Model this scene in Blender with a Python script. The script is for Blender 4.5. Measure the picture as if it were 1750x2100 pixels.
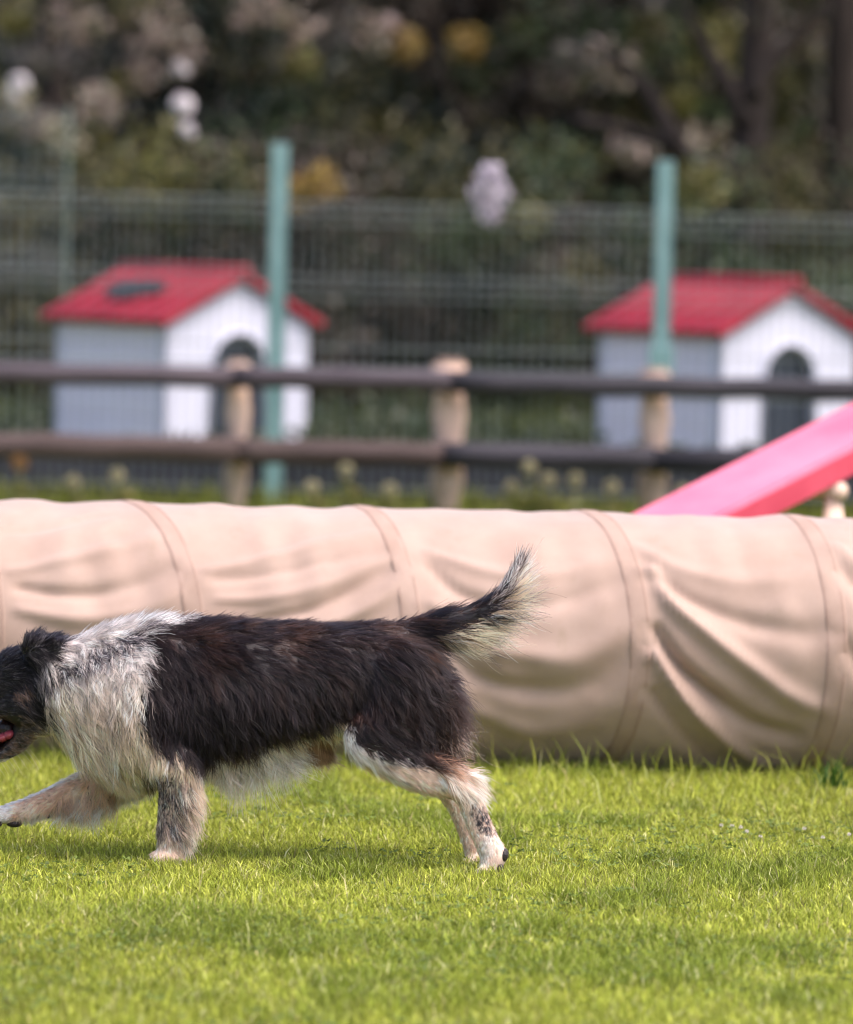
import bpy, bmesh, math, random
import numpy as np
from mathutils import Vector, Matrix, kdtree

for o in list(bpy.data.objects):
    bpy.data.objects.remove(o)
SC = bpy.context.scene
COL = SC.collection
RNG = np.random.default_rng(7)
random.seed(7)
R = math.radians
PI = math.pi

# ------------------------------------------------------------------ camera
FPX, PITCH, ROLL, CAMH, CAMD = 5580.0, R(3.02), R(1.2), 1.4, 12.0
cd = bpy.data.cameras.new('camera')
cam = bpy.data.objects.new('camera', cd)
COL.objects.link(cam)
cam.location = (0, -CAMD, CAMH)
cam.rotation_euler = (Matrix.Rotation(R(90) - PITCH, 3, 'X') @ Matrix.Rotation(ROLL, 3, 'Z')).to_euler()
cd.sensor_fit = 'VERTICAL'
cd.sensor_height = 36.0
cd.lens = FPX / 1024 * 36.0
cd.clip_start = 0.5
cd.clip_end = 600
cd.dof.use_dof = True
cd.dof.focus_distance = 11.93
cd.dof.aperture_fstop = 3.1
SC.camera = cam

# ------------------------------------------------------------------ world, sun, exposure
SUN_EL, SUN_AZ = R(60), R(122)           # azimuth measured clockwise from +Y (away from the camera)
wd = bpy.data.worlds.new('World')
SC.world = wd
wd.use_nodes = True
wn = wd.node_tree
bgn = wn.nodes['Background']
sk = wn.nodes.new('ShaderNodeTexSky')
sk.sky_type = 'NISHITA'
sk.sun_disc = False
sk.sun_elevation = SUN_EL
sk.sun_rotation = SUN_AZ
sk.dust_density = 5.0
sk.air_density = 0.9
sk.ozone_density = 1.0
wn.links.new(sk.outputs[0], bgn.inputs[0])
bgn.inputs[1].default_value = 0.15
sl = bpy.data.lights.new('sun', 'SUN')
sl.energy = 1.3
sl.angle = R(28)
sl.color = (1.0, 0.89, 0.88)
so = bpy.data.objects.new('sun', sl)
COL.objects.link(so)
sdir = Vector((math.sin(SUN_AZ) * math.cos(SUN_EL), math.cos(SUN_AZ) * math.cos(SUN_EL), math.sin(SUN_EL)))
so.rotation_euler = sdir.to_track_quat('Z', 'Y').to_euler()
so.location = sdir * 30
vs = SC.view_settings
vs.view_transform = 'Standard'
vs.look = 'None'
vs.exposure = 1.12
vs.gamma = 1.0
SC.render.engine = 'CYCLES'
cy = SC.cycles
cy.use_denoising = True
cy.max_bounces = 10
cy.diffuse_bounces = 4
cy.glossy_bounces = 6
cy.transmission_bounces = 8
cy.transparent_max_bounces = 8
cy.caustics_reflective = False
cy.caustics_refractive = False
cy.use_adaptive_sampling = True
cy.adaptive_threshold = 0.012
SC.render.hair_type = 'STRIP'
cy.filter_width = 1.15


# ------------------------------------------------------------------ measuring helpers (photo measured at 1750 x 2100)
def W(u, v, Y):
    dx = (u / 2.0516 - 426.5) / FPX
    dy = (512 - v / 2.0516) / FPX
    a = dx * math.cos(ROLL) - dy * math.sin(ROLL)
    b = dx * math.sin(ROLL) + dy * math.cos(ROLL)
    d = np.array([a, math.cos(PITCH) + b * math.sin(PITCH), -math.sin(PITCH) + b * math.cos(PITCH)])
    return d * ((Y + CAMD) / d[1]) + np.array([0, -CAMD, CAMH])


# affine map of the dog's own side-view plane
_c = W(500, 1500, 0)
_eu = (W(501, 1500, 0) - _c); _ev = (W(500, 1501, 0) - _c)
AFF = np.array([[_eu[0], _ev[0]], [_eu[2], _ev[2]]])
AFI = np.linalg.inv(AFF)
PXM = float(np.hypot(_eu[0], _eu[2]))       # metres per measured pixel


def dogp(u, v, y=0.0):
    q = AFF @ np.array([u - 500, v - 1500])
    return Vector((_c[0] + q[0], y, _c[2] + q[1]))


def dog_uv(P):
    q = np.stack([P[:, 0] - _c[0], P[:, 2] - _c[2]], 1) @ AFI.T
    return q[:, 0] + 500, q[:, 1] + 1500


def vnoise(P, scale, seed=0):
    P = np.asarray(P, float) * scale + 137.31 * (seed + 1)
    i = np.floor(P).astype(np.int64); f = P - i
    f = f * f * (3 - 2 * f)
    D = P.shape[1]
    out = np.zeros(len(P))
    pr = np.array([73856093, 19349663, 83492791])[:D]
    for c in range(1 << D):
        b = np.array([(c >> k) & 1 for k in range(D)])
        h = ((i + b) * pr).sum(1) + seed * 7919
        h = (h ^ (h >> 13)) * 1274126177 & 0x7fffffff
        h = ((h ^ (h >> 16)) * 60493 & 0x7fffffff)
        w = np.prod(np.where(b, f, 1 - f), axis=1)
        out += w * ((h % 65536) / 65535.0)
    return out


def pip(u, v, poly):
    poly = np.asarray(poly, float)
    ins = np.zeros(len(u), bool)
    n = len(poly)
    for k in range(n):
        x1, y1 = poly[k]; x2, y2 = poly[(k + 1) % n]
        c = ((y1 > v) != (y2 > v)) & (u < (x2 - x1) * (v - y1) / (y2 - y1 + 1e-12) + x1)
        ins ^= c
    return ins


# ------------------------------------------------------------------ object helpers
def mesh_np(name, V, T, col=None, mat=None, parent=None, smooth=False, quads=False):
    V = np.asarray(V, np.float32); T = np.asarray(T, np.int32)
    me = bpy.data.meshes.new(name)
    k = T.shape[1]
    me.vertices.add(len(V)); me.vertices.foreach_set('co', V.ravel())
    me.loops.add(T.size); me.loops.foreach_set('vertex_index', T.ravel())
    me.polygons.add(len(T))
    me.polygons.foreach_set('loop_start', np.arange(0, T.size, k, dtype=np.int32))
    me.polygons.foreach_set('loop_total', np.full(len(T), k, np.int32))
    if smooth:
        me.polygons.foreach_set('use_smooth', np.ones(len(T), bool))
    me.update(calc_edges=True)
    if col is not None:
        at = me.attributes.new('Col', 'FLOAT_COLOR', 'POINT')
        c = np.ones((len(V), 4), np.float32); c[:, :3] = col
        at.data.foreach_set('color', c.ravel())
    return link(name, me, mat, parent)


def link(name, me, mat=None, parent=None):
    o = bpy.data.objects.new(name, me)
    COL.objects.link(o)
    if mat is not None and not me.materials:
        me.materials.append(mat)
    if parent is not None:
        o.parent = parent
    return o


def from_bm(name, bm, mat=None, parent=None, smooth=False):
    me = bpy.data.meshes.new(name)
    bmesh.ops.recalc_face_normals(bm, faces=bm.faces)
    if smooth:
        for f in bm.faces:
            f.smooth = True
    bm.to_mesh(me); bm.free()
    return link(name, me, mat, parent)


def empty(name, loc, label=None, cat=None, group=None, rz=0.0):
    o = bpy.data.objects.new(name, None)
    COL.objects.link(o)
    o.location = loc
    o.rotation_euler = (0, 0, rz)
    o.empty_display_size = 0.1
    return tag(o, label, cat, group)


def tag(o, label=None, cat=None, group=None, kind=None):
    if label: o['label'] = label
    if cat: o['category'] = cat
    if group: o['group'] = group
    if kind: o['kind'] = kind
    return o


def bbox(bm, lo, hi, bev=0.0):
    r = bmesh.ops.create_cube(bm, size=1.0)
    vs_ = r['verts']
    for v in vs_:
        v.co = Vector([(lo[i] + hi[i]) / 2 + v.co[i] * (hi[i] - lo[i]) for i in range(3)])
    if bev > 0:
        es = list({e for v in vs_ for e in v.link_edges})
        bmesh.ops.bevel(bm, geom=es, offset=bev, segments=2, affect='EDGES', profile=0.5)


def tube(bm, pts, rad, seg=10, wob=0.0, cap=True):
    pts = [Vector(p) for p in pts]
    rings = []
    up = Vector((0, 0, 1))
    for i, p in enumerate(pts):
        t = (pts[min(i + 1, len(pts) - 1)] - pts[max(i - 1, 0)]).normalized()
        a = t.cross(up)
        if a.length < 1e-3: a = t.cross(Vector((0, 1, 0)))
        a.normalize(); b = a.cross(t).normalized()
        r = rad[i] if hasattr(rad, '__len__') else rad
        ring = []
        for k in range(seg):
            an = 2 * PI * k / seg
            rr = r * (1 + wob * (random.random() - 0.5))
            ring.append(bm.verts.new(p + a * math.cos(an) * rr + b * math.sin(an) * rr))
        rings.append(ring)
    for i in range(len(rings) - 1):
        for k in range(seg):
            bm.faces.new((rings[i][k], rings[i][(k + 1) % seg], rings[i + 1][(k + 1) % seg], rings[i + 1][k]))
    if cap:
        bm.faces.new(rings[0][::-1]); bm.faces.new(rings[-1])


def spline(pts, n):
    P = np.asarray(pts, float)
    t = np.linspace(0, len(P) - 1, n)
    out = np.zeros((n, P.shape[1]))
    for j, x in enumerate(t):
        i = min(int(x), len(P) - 2); f = x - i
        p0 = P[max(i - 1, 0)]; p1 = P[i]; p2 = P[i + 1]; p3 = P[min(i + 2, len(P) - 1)]
        out[j] = 0.5 * ((2 * p1) + (-p0 + p2) * f + (2 * p0 - 5 * p1 + 4 * p2 - p3) * f * f + (-p0 + 3 * p1 - 3 * p2 + p3) * f ** 3)
    return out


# ------------------------------------------------------------------ materials
def newmat(name):
    m = bpy.data.materials.new(name)
    m.use_nodes = True
    nt = m.node_tree
    return m, nt, nt.nodes['Principled BSDF']


def mat_noise(name, c1, c2, scale=20, rough=0.7, bump=0.0, bscale=None, detail=4, stretch=None, spec=0.3):
    m, nt, b = newmat(name)
    tc = nt.nodes.new('ShaderNodeTexCoord')
    mp = nt.nodes.new('ShaderNodeMapping')
    if stretch: mp.inputs['Scale'].default_value = stretch
    nt.links.new(tc.outputs['Object'], mp.inputs['Vector'])
    n = nt.nodes.new('ShaderNodeTexNoise')
    n.inputs['Scale'].default_value = scale
    n.inputs['Detail'].default_value = detail
    nt.links.new(mp.outputs[0], n.inputs['Vector'])
    r = nt.nodes.new('ShaderNodeValToRGB')
    r.color_ramp.elements[0].position = 0.32; r.color_ramp.elements[1].position = 0.7
    r.color_ramp.elements[0].color = (*c1, 1); r.color_ramp.elements[1].color = (*c2, 1)
    nt.links.new(n.outputs['Fac'], r.inputs[0])
    nt.links.new(r.outputs[0], b.inputs['Base Color'])
    b.inputs['Roughness'].default_value = rough
    b.inputs['Specular IOR Level'].default_value = spec
    if bump > 0:
        n2 = nt.nodes.new('ShaderNodeTexNoise')
        n2.inputs['Scale'].default_value = bscale or scale * 3
        n2.inputs['Detail'].default_value = 5
        nt.links.new(mp.outputs[0], n2.inputs['Vector'])
        bp = nt.nodes.new('ShaderNodeBump')
        bp.inputs['Strength'].default_value = bump
        bp.inputs['Distance'].default_value = 0.01
        nt.links.new(n2.outputs['Fac'], bp.inputs['Height'])
        nt.links.new(bp.outputs[0], b.inputs['Normal'])
    return m


def mat_leafy(name, transl=0.35, rough=0.55, spec=0.25):
    m, nt, b = newmat(name)
    a = nt.nodes.new('ShaderNodeAttribute'); a.attribute_name = 'Col'
    nt.links.new(a.outputs['Color'], b.inputs['Base Color'])
    b.inputs['Roughness'].default_value = rough
    b.inputs['Specular IOR Level'].default_value = spec
    t = nt.nodes.new('ShaderNodeBsdfTranslucent')
    nt.links.new(a.outputs['Color'], t.inputs['Color'])
    mx = nt.nodes.new('ShaderNodeMixShader'); mx.inputs[0].default_value = transl
    nt.links.new(b.outputs[0], mx.inputs[1]); nt.links.new(t.outputs[0], mx.inputs[2])
    nt.links.new(mx.outputs[0], nt.nodes['Material Output'].inputs[0])
    return m


M = {}
M['grass'] = mat_leafy('grass_blade', 0.35, 0.5, 0.3)
M['leaf'] = mat_leafy('leaf', 0.25, 0.45, 0.4)
M['soil'] = mat_noise('turf_soil', (0.08, 0.10, 0.018), (0.17, 0.19, 0.035), 14, 0.95, 0.5, 60)
M['bark'] = mat_noise('bark', (0.014, 0.010, 0.009), (0.048, 0.036, 0.032), 9, 0.9, 0.8, 30, stretch=(1, 1, 0.25))
M['litter'] = mat_noise('bank_soil', (0.018, 0.014, 0.010), (0.055, 0.042, 0.03), 3, 0.95, 0.8, 12)
M['pale_wood'] = mat_noise('peeled_wood', (0.62, 0.43, 0.35), (0.78, 0.57, 0.47), 10, 0.8, 0.4, 40, stretch=(1, 1, 0.15))
M['grey_wood'] = mat_noise('weathered_wood', (0.035, 0.028, 0.036), (0.10, 0.08, 0.095), 9, 0.75, 0.5, 40, stretch=(0.12, 1, 1))
M['dark_wood'] = mat_noise('dark_wood', (0.018, 0.017, 0.024), (0.06, 0.054, 0.066), 9, 0.75, 0.5, 40, stretch=(0.12, 1, 1))
M['brown_wood'] = mat_noise('brown_wood', (0.045, 0.03, 0.03), (0.12, 0.085, 0.08), 9, 0.8, 0.5, 40, stretch=(0.12, 1, 1))
M['green_paint'] = mat_noise('green_coated_steel', (0.15, 0.27, 0.275), (0.21, 0.34, 0.35), 6, 0.4, 0.05, 60, spec=0.5)
M['wire'] = mat_noise('coated_wire', (0.17, 0.20, 0.205), (0.25, 0.28, 0.29), 30, 0.45, spec=0.5)
M['white_plastic'] = mat_noise('white_plastic', (0.55, 0.56, 0.67), (0.63, 0.64, 0.75), 3, 0.5, 0.1, 50)
M['shade_lifted_plastic'] = mat_noise('white_plastic_shade_lifted', (0.82, 0.76, 0.86), (0.88, 0.82, 0.92), 3, 0.55, 0.1, 50)  # white plastic with a lightened colour, offsets shade on the side walls
M['red_plastic'] = mat_noise('red_plastic', (0.22, 0.006, 0.019), (0.31, 0.012, 0.030), 4, 0.45, 0.1, 40)
M['black_plastic'] = mat_noise('black_plastic', (0.012, 0.013, 0.018), (0.03, 0.032, 0.04), 5, 0.6, 0.1, 40)
M['pink_paint'] = mat_noise('pink_grip_paint', (0.70, 0.15, 0.25), (0.84, 0.25, 0.36), 4, 0.75, 0.5, 260)
M['red_paint'] = mat_noise('red_edge_paint', (0.48, 0.05, 0.09), (0.60, 0.08, 0.13), 6, 0.5, 0.2, 80)
M['lilac_cloth'] = mat_noise('lilac_cloth', (0.60, 0.54, 0.62), (0.72, 0.66, 0.74), 9, 0.85, 0.4, 60)


def mat_canvas():
    m, nt, b = newmat('beige_canvas')
    tc = nt.nodes.new('ShaderNodeTexCoord')
    n = nt.nodes.new('ShaderNodeTexNoise'); n.inputs['Scale'].default_value = 5; n.inputs['Detail'].default_value = 6
    n.inputs['Roughness'].default_value = 0.65
    nt.links.new(tc.outputs['Object'], n.inputs['Vector'])
    r = nt.nodes.new('ShaderNodeValToRGB')
    r.color_ramp.elements[0].position = 0.3; r.color_ramp.elements[1].position = 0.72
    r.color_ramp.elements[0].color = (0.375, 0.256, 0.206, 1); r.color_ramp.elements[1].color = (0.45, 0.322, 0.268, 1)
    nt.links.new(n.outputs['Fac'], r.inputs[0])
    n3 = nt.nodes.new('ShaderNodeTexNoise'); n3.inputs['Scale'].default_value = 11; n3.inputs['Detail'].default_value = 8; n3.inputs['Roughness'].default_value = 0.75
    nt.links.new(tc.outputs['Object'], n3.inputs['Vector'])
    r3 = nt.nodes.new('ShaderNodeValToRGB')
    r3.color_ramp.elements[0].position = 0.58; r3.color_ramp.elements[1].position = 0.78
    r3.color_ramp.elements[0].color = (0, 0, 0, 1); r3.color_ramp.elements[1].color = (0.5, 0.5, 0.5, 1)
    nt.links.new(n3.outputs['Fac'], r3.inputs[0])
    mxc = nt.nodes.new('ShaderNodeMixRGB'); mxc.inputs[2].default_value = (0.27, 0.20, 0.13, 1)
    nt.links.new(r3.outputs[0], mxc.inputs[0]); nt.links.new(r.outputs[0], mxc.inputs[1])
    nt.links.new(mxc.outputs[0], b.inputs['Base Color'])
    b.inputs['Roughness'].default_value = 0.62
    b.inputs['Specular IOR Level'].default_value = 0.35
    b.inputs['Sheen Weight'].default_value = 0.3
    n2 = nt.nodes.new('ShaderNodeTexNoise'); n2.inputs['Scale'].default_value = 420; n2.inputs['Detail'].default_value = 2
    nt.links.new(tc.outputs['Object'], n2.inputs['Vector'])
    bp = nt.nodes.new('ShaderNodeBump'); bp.inputs['Strength'].default_value = 0.25; bp.inputs['Distance'].default_value = 0.002
    nt.links.new(n2.outputs['Fac'], bp.inputs['Height'])
    nt.links.new(bp.outputs[0], b.inputs['Normal'])
    return m


M['canvas'] = mat_canvas()
M['canvas_band'] = mat_noise('canvas_band', (0.375, 0.256, 0.206), (0.44, 0.313, 0.26), 8, 0.6, 0.3, 300)
M['stitch'] = mat_noise('stitching', (0.31, 0.20, 0.162), (0.37, 0.245, 0.205), 60, 0.8)

# ================================================================== SETTING
# ground sheet: flat lawn out to the trees, gently uneven close by
def ground():
    xs = np.concatenate([[-300, -120, -50, -25, -12], np.linspace(-6, 6, 49), [12, 25, 50, 120, 300]])
    ys = np.concatenate([[-80, -30, -14], np.linspace(-8, 32, 101), [40, 60, 110, 320]])
    X, Y = np.meshgrid(xs, ys)
    Z = -0.012 + 0.010 * (vnoise(np.stack([X.ravel(), Y.ravel()], 1), 1.2, 3).reshape(X.shape) - 0.5)
    V = np.stack([X.ravel(), Y.ravel(), Z.ravel()], 1)
    nx = len(xs); idx = np.arange(len(V)).reshape(len(ys), nx)
    T = np.stack([idx[:-1, :-1], idx[:-1, 1:], idx[1:, 1:], idx[1:, :-1]], -1).reshape(-1, 4)
    o = mesh_np('lawn_ground', V, T, None, M['soil'], smooth=True)
    tag(o, kind='structure')


ground()


def sky_block_bank():  # added hill behind the wood, blocks the sky and keeps it dark
    xs = np.linspace(-40, 40, 81); ys = np.concatenate([[33], np.linspace(34, 60, 40), [90]])
    X, Y = np.meshgrid(xs, ys)
    t = np.clip((Y - 34) / 20, 0, 1)
    Z = -0.05 + 12 * t * t * (3 - 2 * t) ** 1 + (vnoise(np.stack([X.ravel(), Y.ravel()], 1), 0.4, 9).reshape(X.shape) - .4) * 1.5 * t
    V = np.stack([X.ravel(), Y.ravel(), Z.ravel()], 1)
    nx = len(xs); idx = np.arange(len(V)).reshape(len(ys), nx)
    T = np.stack([idx[:-1, :-1], idx[:-1, 1:], idx[1:, 1:], idx[1:, :-1]], -1).reshape(-1, 4)
    tag(mesh_np('sky_block_hill', V, T, None, M['litter'], smooth=True), kind='structure')


sky_block_bank()


# ------------------------------------------------------------------ grass
def blades(P, h, w, lean, col, tipcol):
    """P roots (n,3), heights, widths, lean amount -> 5-vertex blades"""
    n = len(P)
    a = RNG.uniform(0, 2 * PI, n); f = RNG.uniform(0, 2 * PI, n)
    side = np.stack([np.cos(a), np.sin(a), np.zeros(n)], 1) * (w / 2)[:, None]
    ld = np.stack([np.cos(f), np.sin(f), np.zeros(n)], 1)
    mid = P + ld * (lean * h * 0.35)[:, None]; mid[:, 2] += h * 0.6
    tip = P + ld * (lean * h)[:, None]; tip[:, 2] += h * np.sqrt(np.clip(1 - 0.45 * lean ** 2, 0.15, 1))
    V = np.stack([P - side, P + side, mid - side * 0.85, mid + side * 0.85, tip], 1).reshape(-1, 3)
    b = (np.arange(n) * 5)[:, None]
    T = np.concatenate([b + [[0, 1, 3]], b + [[0, 3, 2]], b + [[2, 3, 4]]], 1).reshape(-1, 3)
    C = np.stack([col, col, (col + tipcol) / 2, (col + tipcol) / 2, tipcol], 1).reshape(-1, 3)
    return V, T, C


def lawn():
    n = 700000
    x = RNG.uniform(-2.0, 2.0, n); y = -3.3 + 5.35 * RNG.uniform(0, 1, n) ** 0.9
    p2 = np.stack([x, y], 1)
    tus = 0.65 * vnoise(p2 * [1, 0.8], 3.4, 1) + 0.35 * vnoise(p2 * [1, 0.7], 8.0, 6); fine = vnoise(p2, 14, 2); big = vnoise(p2, 1.1, 5)
    keep = RNG.uniform(0, 1, n) < 0.45 + 0.55 * fine
    x, y, tus, fine, big, p2 = [q[keep] for q in (x, y, tus, fine, big, p2)]
    n = len(x)
    dark = np.clip((tus - 0.55) * 7, 0, 1)
    h = 0.016 + 0.022 * RNG.uniform(0, 1, n) * (0.6 + 0.7 * fine) + 0.018 * dark * RNG.uniform(0.2, 1, n)
    edge = np.clip((y - 1.35) / 0.5, 0, 1)
    h += edge * 0.035 * RNG.uniform(0, 1, n) ** 1.5
    tall = RNG.uniform(0, 1, n)
    h = np.where(tall < 0.004 + 0.02 * edge, h + RNG.uniform(0.02, 0.07, n) * (0.4 + edge), h)
    w = RNG.uniform(0.0017, 0.0042, n)
    lean = RNG.uniform(0.1, 0.95, n)
    mix = RNG.uniform(0, 1, n)[:, None]
    c_y = np.array([0.42, 0.437, 0.07]); c_g = np.array([0.23, 0.28, 0.032]); c_d = np.array([0.11, 0.165, 0.016])
    c_s = np.array([0.40, 0.34, 0.15])
    col = c_y * mix + c_g * (1 - mix)
    dd = (dark * 0.6)[:, None]
    col = col * (1 - dd) + c_d * dd
    col *= (0.88 + 0.24 * big)[:, None]
    straw = RNG.uniform(0, 1, n) < 0.035
    col[straw] = c_s * RNG.uniform(0.7, 1.2, (straw.sum(), 1))
    col *= np.exp(RNG.normal(-.05, .38, (n, 1))).clip(.3, 1.7); lite = RNG.uniform(0, 1, n) < .035; col[lite] = np.array([.66, .64, .32]) * RNG.uniform(.8, 1.15, (lite.sum(), 1)); tipc = col * 1.3 + np.array([0.02, 0.015, 0.006])
    P = np.stack([x, y, np.full(n, -0.012)], 1)
    m = 170
    lx = RNG.uniform(-1.6, 1.7, m); ly = RNG.uniform(0.7, 1.84, m)
    tx = W(1705, 1590, 1.75)[0]
    lx = np.concatenate([lx, RNG.normal(tx, .02, 34), RNG.uniform(-1.3, 1.3, 40)]); ly = np.concatenate([ly, RNG.normal(1.72, .02, 34), RNG.uniform(-2.4, .6, 40)])
    lh = np.concatenate([RNG.uniform(.06, .15, m), RNG.uniform(.05, .12, 34), RNG.uniform(.04, .09, 40)])
    lw = np.concatenate([RNG.uniform(.002, .004, m), RNG.uniform(.006, .011, 34), RNG.uniform(.002, .0035, 40)])
    lc = np.concatenate([np.array([.34, .38, .10]) * RNG.uniform(.6, 1.2, (m, 1)), np.array([.06, .13, .02]) * RNG.uniform(.6, 1.3, (34, 1)), np.array([.5, .45, .2]) * RNG.uniform(.7, 1.1, (40, 1))])
    for (pu, pv, py) in ((350, 1760, -.115), (1000, 1785, -.12), (975, 1778, .02)):
        px_ = W(pu, pv, py)[0]; q = 130
        lx = np.concatenate([lx, RNG.normal(px_, .045, q)]); ly = np.concatenate([ly, RNG.normal(py, .018, q)]); lh = np.concatenate([lh, RNG.uniform(.02, .048, q)])
        lw = np.concatenate([lw, RNG.uniform(.0018, .0036, q)]); lc = np.concatenate([lc, np.array([.30, .34, .07]) * RNG.uniform(.5, 1.3, (q, 1))])
    ml = len(lx)
    P = np.concatenate([P, np.stack([lx, ly, np.full(ml, -.012)], 1)]); h = np.concatenate([h, lh]); w = np.concatenate([w, lw])
    lean = np.concatenate([lean, RNG.uniform(.2, 1.0, ml)]); col = np.concatenate([col, lc]); tipc = np.concatenate([tipc, lc * 1.15])
    V, T, C = blades(P, h, w, lean, col, tipc)
    tag(mesh_np('lawn_grass', V, T, C, M['grass']), 'short yellow green mown lawn grass around the dog', 'grass', kind='stuff')
    # rougher grass on the far side of the tunnel
    n = 45000
    x = RNG.uniform(-5, 5.5, n); y = RNG.uniform(2.6, 22, n)
    fr = (y > 12.2) & (y < 15.0)
    h = RNG.uniform(0.03, 0.09, n) + fr * RNG.uniform(0, 0.10, n)
    mix = RNG.uniform(0, 1, n)[:, None]
    col = (c_y * mix + c_g * (1 - mix)) * RNG.uniform(0.25, 0.6, (n, 1))
    V, T, C = blades(np.stack([x, y, np.full(n, -0.012)], 1), h, RNG.uniform(0.006, 0.014, n), RNG.uniform(0.1, 0.8, n), col, col * 1.15)
    tag(mesh_np('rough_grass', V, T, C, M['grass']), 'rough taller grass behind the tunnel and under the fences', 'grass', kind='stuff')
    n = 70000
    x = RNG.uniform(-5, 5, n); y = RNG.uniform(-8.5, 1.9, n)
    k = (np.abs(x) > 1.95) | (y < -3.2)
    x, y = x[k], y[k]; n = len(x); mix = RNG.uniform(0, 1, n)[:, None]
    col = (c_y * mix + c_g * (1 - mix)) * RNG.uniform(.6, 1.1, (n, 1))
    V, T, C = blades(np.stack([x, y, np.full(n, -0.012)], 1), RNG.uniform(.02, .045, n), RNG.uniform(.005, .011, n), RNG.uniform(.2, .95, n), col, col * 1.2)
    tag(mesh_np('outer_grass', V, T, C, M['grass']), 'mown lawn grass spreading out around the close lawn', 'grass', kind='stuff')
    # low clover leaves in patches
    n = 9000
    x = RNG.uniform(-1.9, 1.9, n); y = RNG.uniform(-3.2, 1.9, n)
    k = (vnoise(np.stack([x, y], 1), 2.6, 21) + 0.4 * vnoise(np.stack([x, y], 1), 9, 22) > 0.86)
    x, y = x[k], y[k]; n = len(x)
    r = RNG.uniform(0.007, 0.012, n); z = RNG.uniform(0.008, 0.03, n); a0 = RNG.uniform(0, 2 * PI, n)
    Vs, Cs = [], []
    colr = np.array([0.14, 0.19, 0.04]) * RNG.uniform(0.7, 1.4, (n, 1)) 
    for j in range(3):
        a = a0 + j * 2 * PI / 3
        ca, sa = np.cos(a), np.sin(a)
        for (rr, da, dz) in ((0, 0, 0), (0.8, 0.5, 0.15), (1.15, 0.0, 0.05), (0.8, -0.5, 0.15)):
            Vs.append(np.stack([x + r * rr * np.cos(a + da), y + r * rr * np.sin(a + da), z + r * dz + r * rr * 0.5 * (RNG.uniform(-1, 1, n))], 1)); Cs.append(colr)
    V = np.stack(Vs, 1).reshape(-1, 3); C = np.stack(Cs, 1).reshape(-1, 3)
    b = (np.arange(n) * 12)[:, None]
    T = np.concatenate([b + [[4 * j, 4 * j + 1, 4 * j + 2, 4 * j + 3]] for j in range(3)], 1).reshape(-1, 4)
    tag(mesh_np('clover_leaves', V, T, C, M['grass']), 'patches of low clover leaves among the lawn grass', 'clover', kind='stuff')


lawn()

# ------------------------------------------------------------------ tunnel
RT = 0.331; YT = 2.2
RINGS = [-2.35, -1.77, -1.19, -0.751, -0.167, 0.41, 0.93, 1.5, 2.07, 2.6]
SKEW = [.13, .13, .12, .18, .137, .13, .10, .10, .10, .10]
# fold lines measured on the near face: (points, height of the crease in m, half width in m)
FOLDS = [
    # panel between third and fourth visible hoops
    ([(1335, 1170), (1375, 1235), (1440, 1290), (1530, 1360), (1620, 1425), (1700, 1460)], 0.026, 0.030),
    ([(1345, 1290), (1390, 1365), (1460, 1430), (1540, 1490), (1620, 1515)], -0.034, 0.032),
    ([(1345, 1340), (1400, 1425), (1470, 1500), (1560, 1570)], 0.028, 0.026),
    ([(1340, 1420), (1400, 1500), (1460, 1560)], -0.016, 0.028),
    ([(1345, 1190), (1420, 1235), (1520, 1275), (1640, 1300), (1700, 1290)], -0.016, 0.040),
    ([(1300, 1120), (1400, 1170), (1520, 1190), (1660, 1180)], 0.010, 0.035),
    # panel between second and third hoops
    ([(880, 1160), (940, 1215), (1030, 1240), (1140, 1235), (1270, 1190)], -0.013, 0.030),
    ([(880, 1130), (980, 1165), (1100, 1180), (1240, 1150)], 0.010, 0.028),
    ([(890, 1240), (960, 1310), (1060, 1340), (1180, 1350), (1290, 1290)], 0.015, 0.042),
    ([(890, 1300), (980, 1390), (1100, 1420), (1210, 1405), (1295, 1340)], -0.018, 0.045),
    ([(900, 1400), (1000, 1470), (1120, 1500), (1280, 1450)], 0.010, 0.045),
    # panel between first and second hoops
    ([(420, 1170), (520, 1150), (640, 1120), (780, 1095)], 0.010, 0.024),
    ([(440, 1190), (560, 1175), (680, 1150), (800, 1130)], -0.009, 0.022),
    ([(520, 1275), (640, 1250), (740, 1200), (830, 1150)], -0.016, 0.026),
    ([(450, 1230), (560, 1225), (680, 1195), (810, 1140)], 0.010, 0.024),
    ([(560, 1310), (680, 1280), (780, 1230), (840, 1180)], 0.014, 0.026),
    # left panel
    ([(20, 1170), (120, 1150), (250, 1120), (350, 1100)], 0.010, 0.028),
    ([(40, 1205), (150, 1220), (270, 1200), (390, 1150)], -0.015, 0.032),
    ([(40, 1250), (160, 1270), (300, 1250), (410, 1190)], 0.013, 0.034),
    ([(0, 1090), (120, 1075), (230, 1055)], -0.006, 0.022),
    # right panel
    ([(1715, 1160), (1800, 1240), (1900, 1290)], -0.016, 0.03),
    ([(1715, 1120), (1800, 1190), (1900, 1230)], 0.014, 0.03),
    ([(1720, 1300), (1800, 1400), (1900, 1450)], -0.02, 0.035),
]


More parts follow.
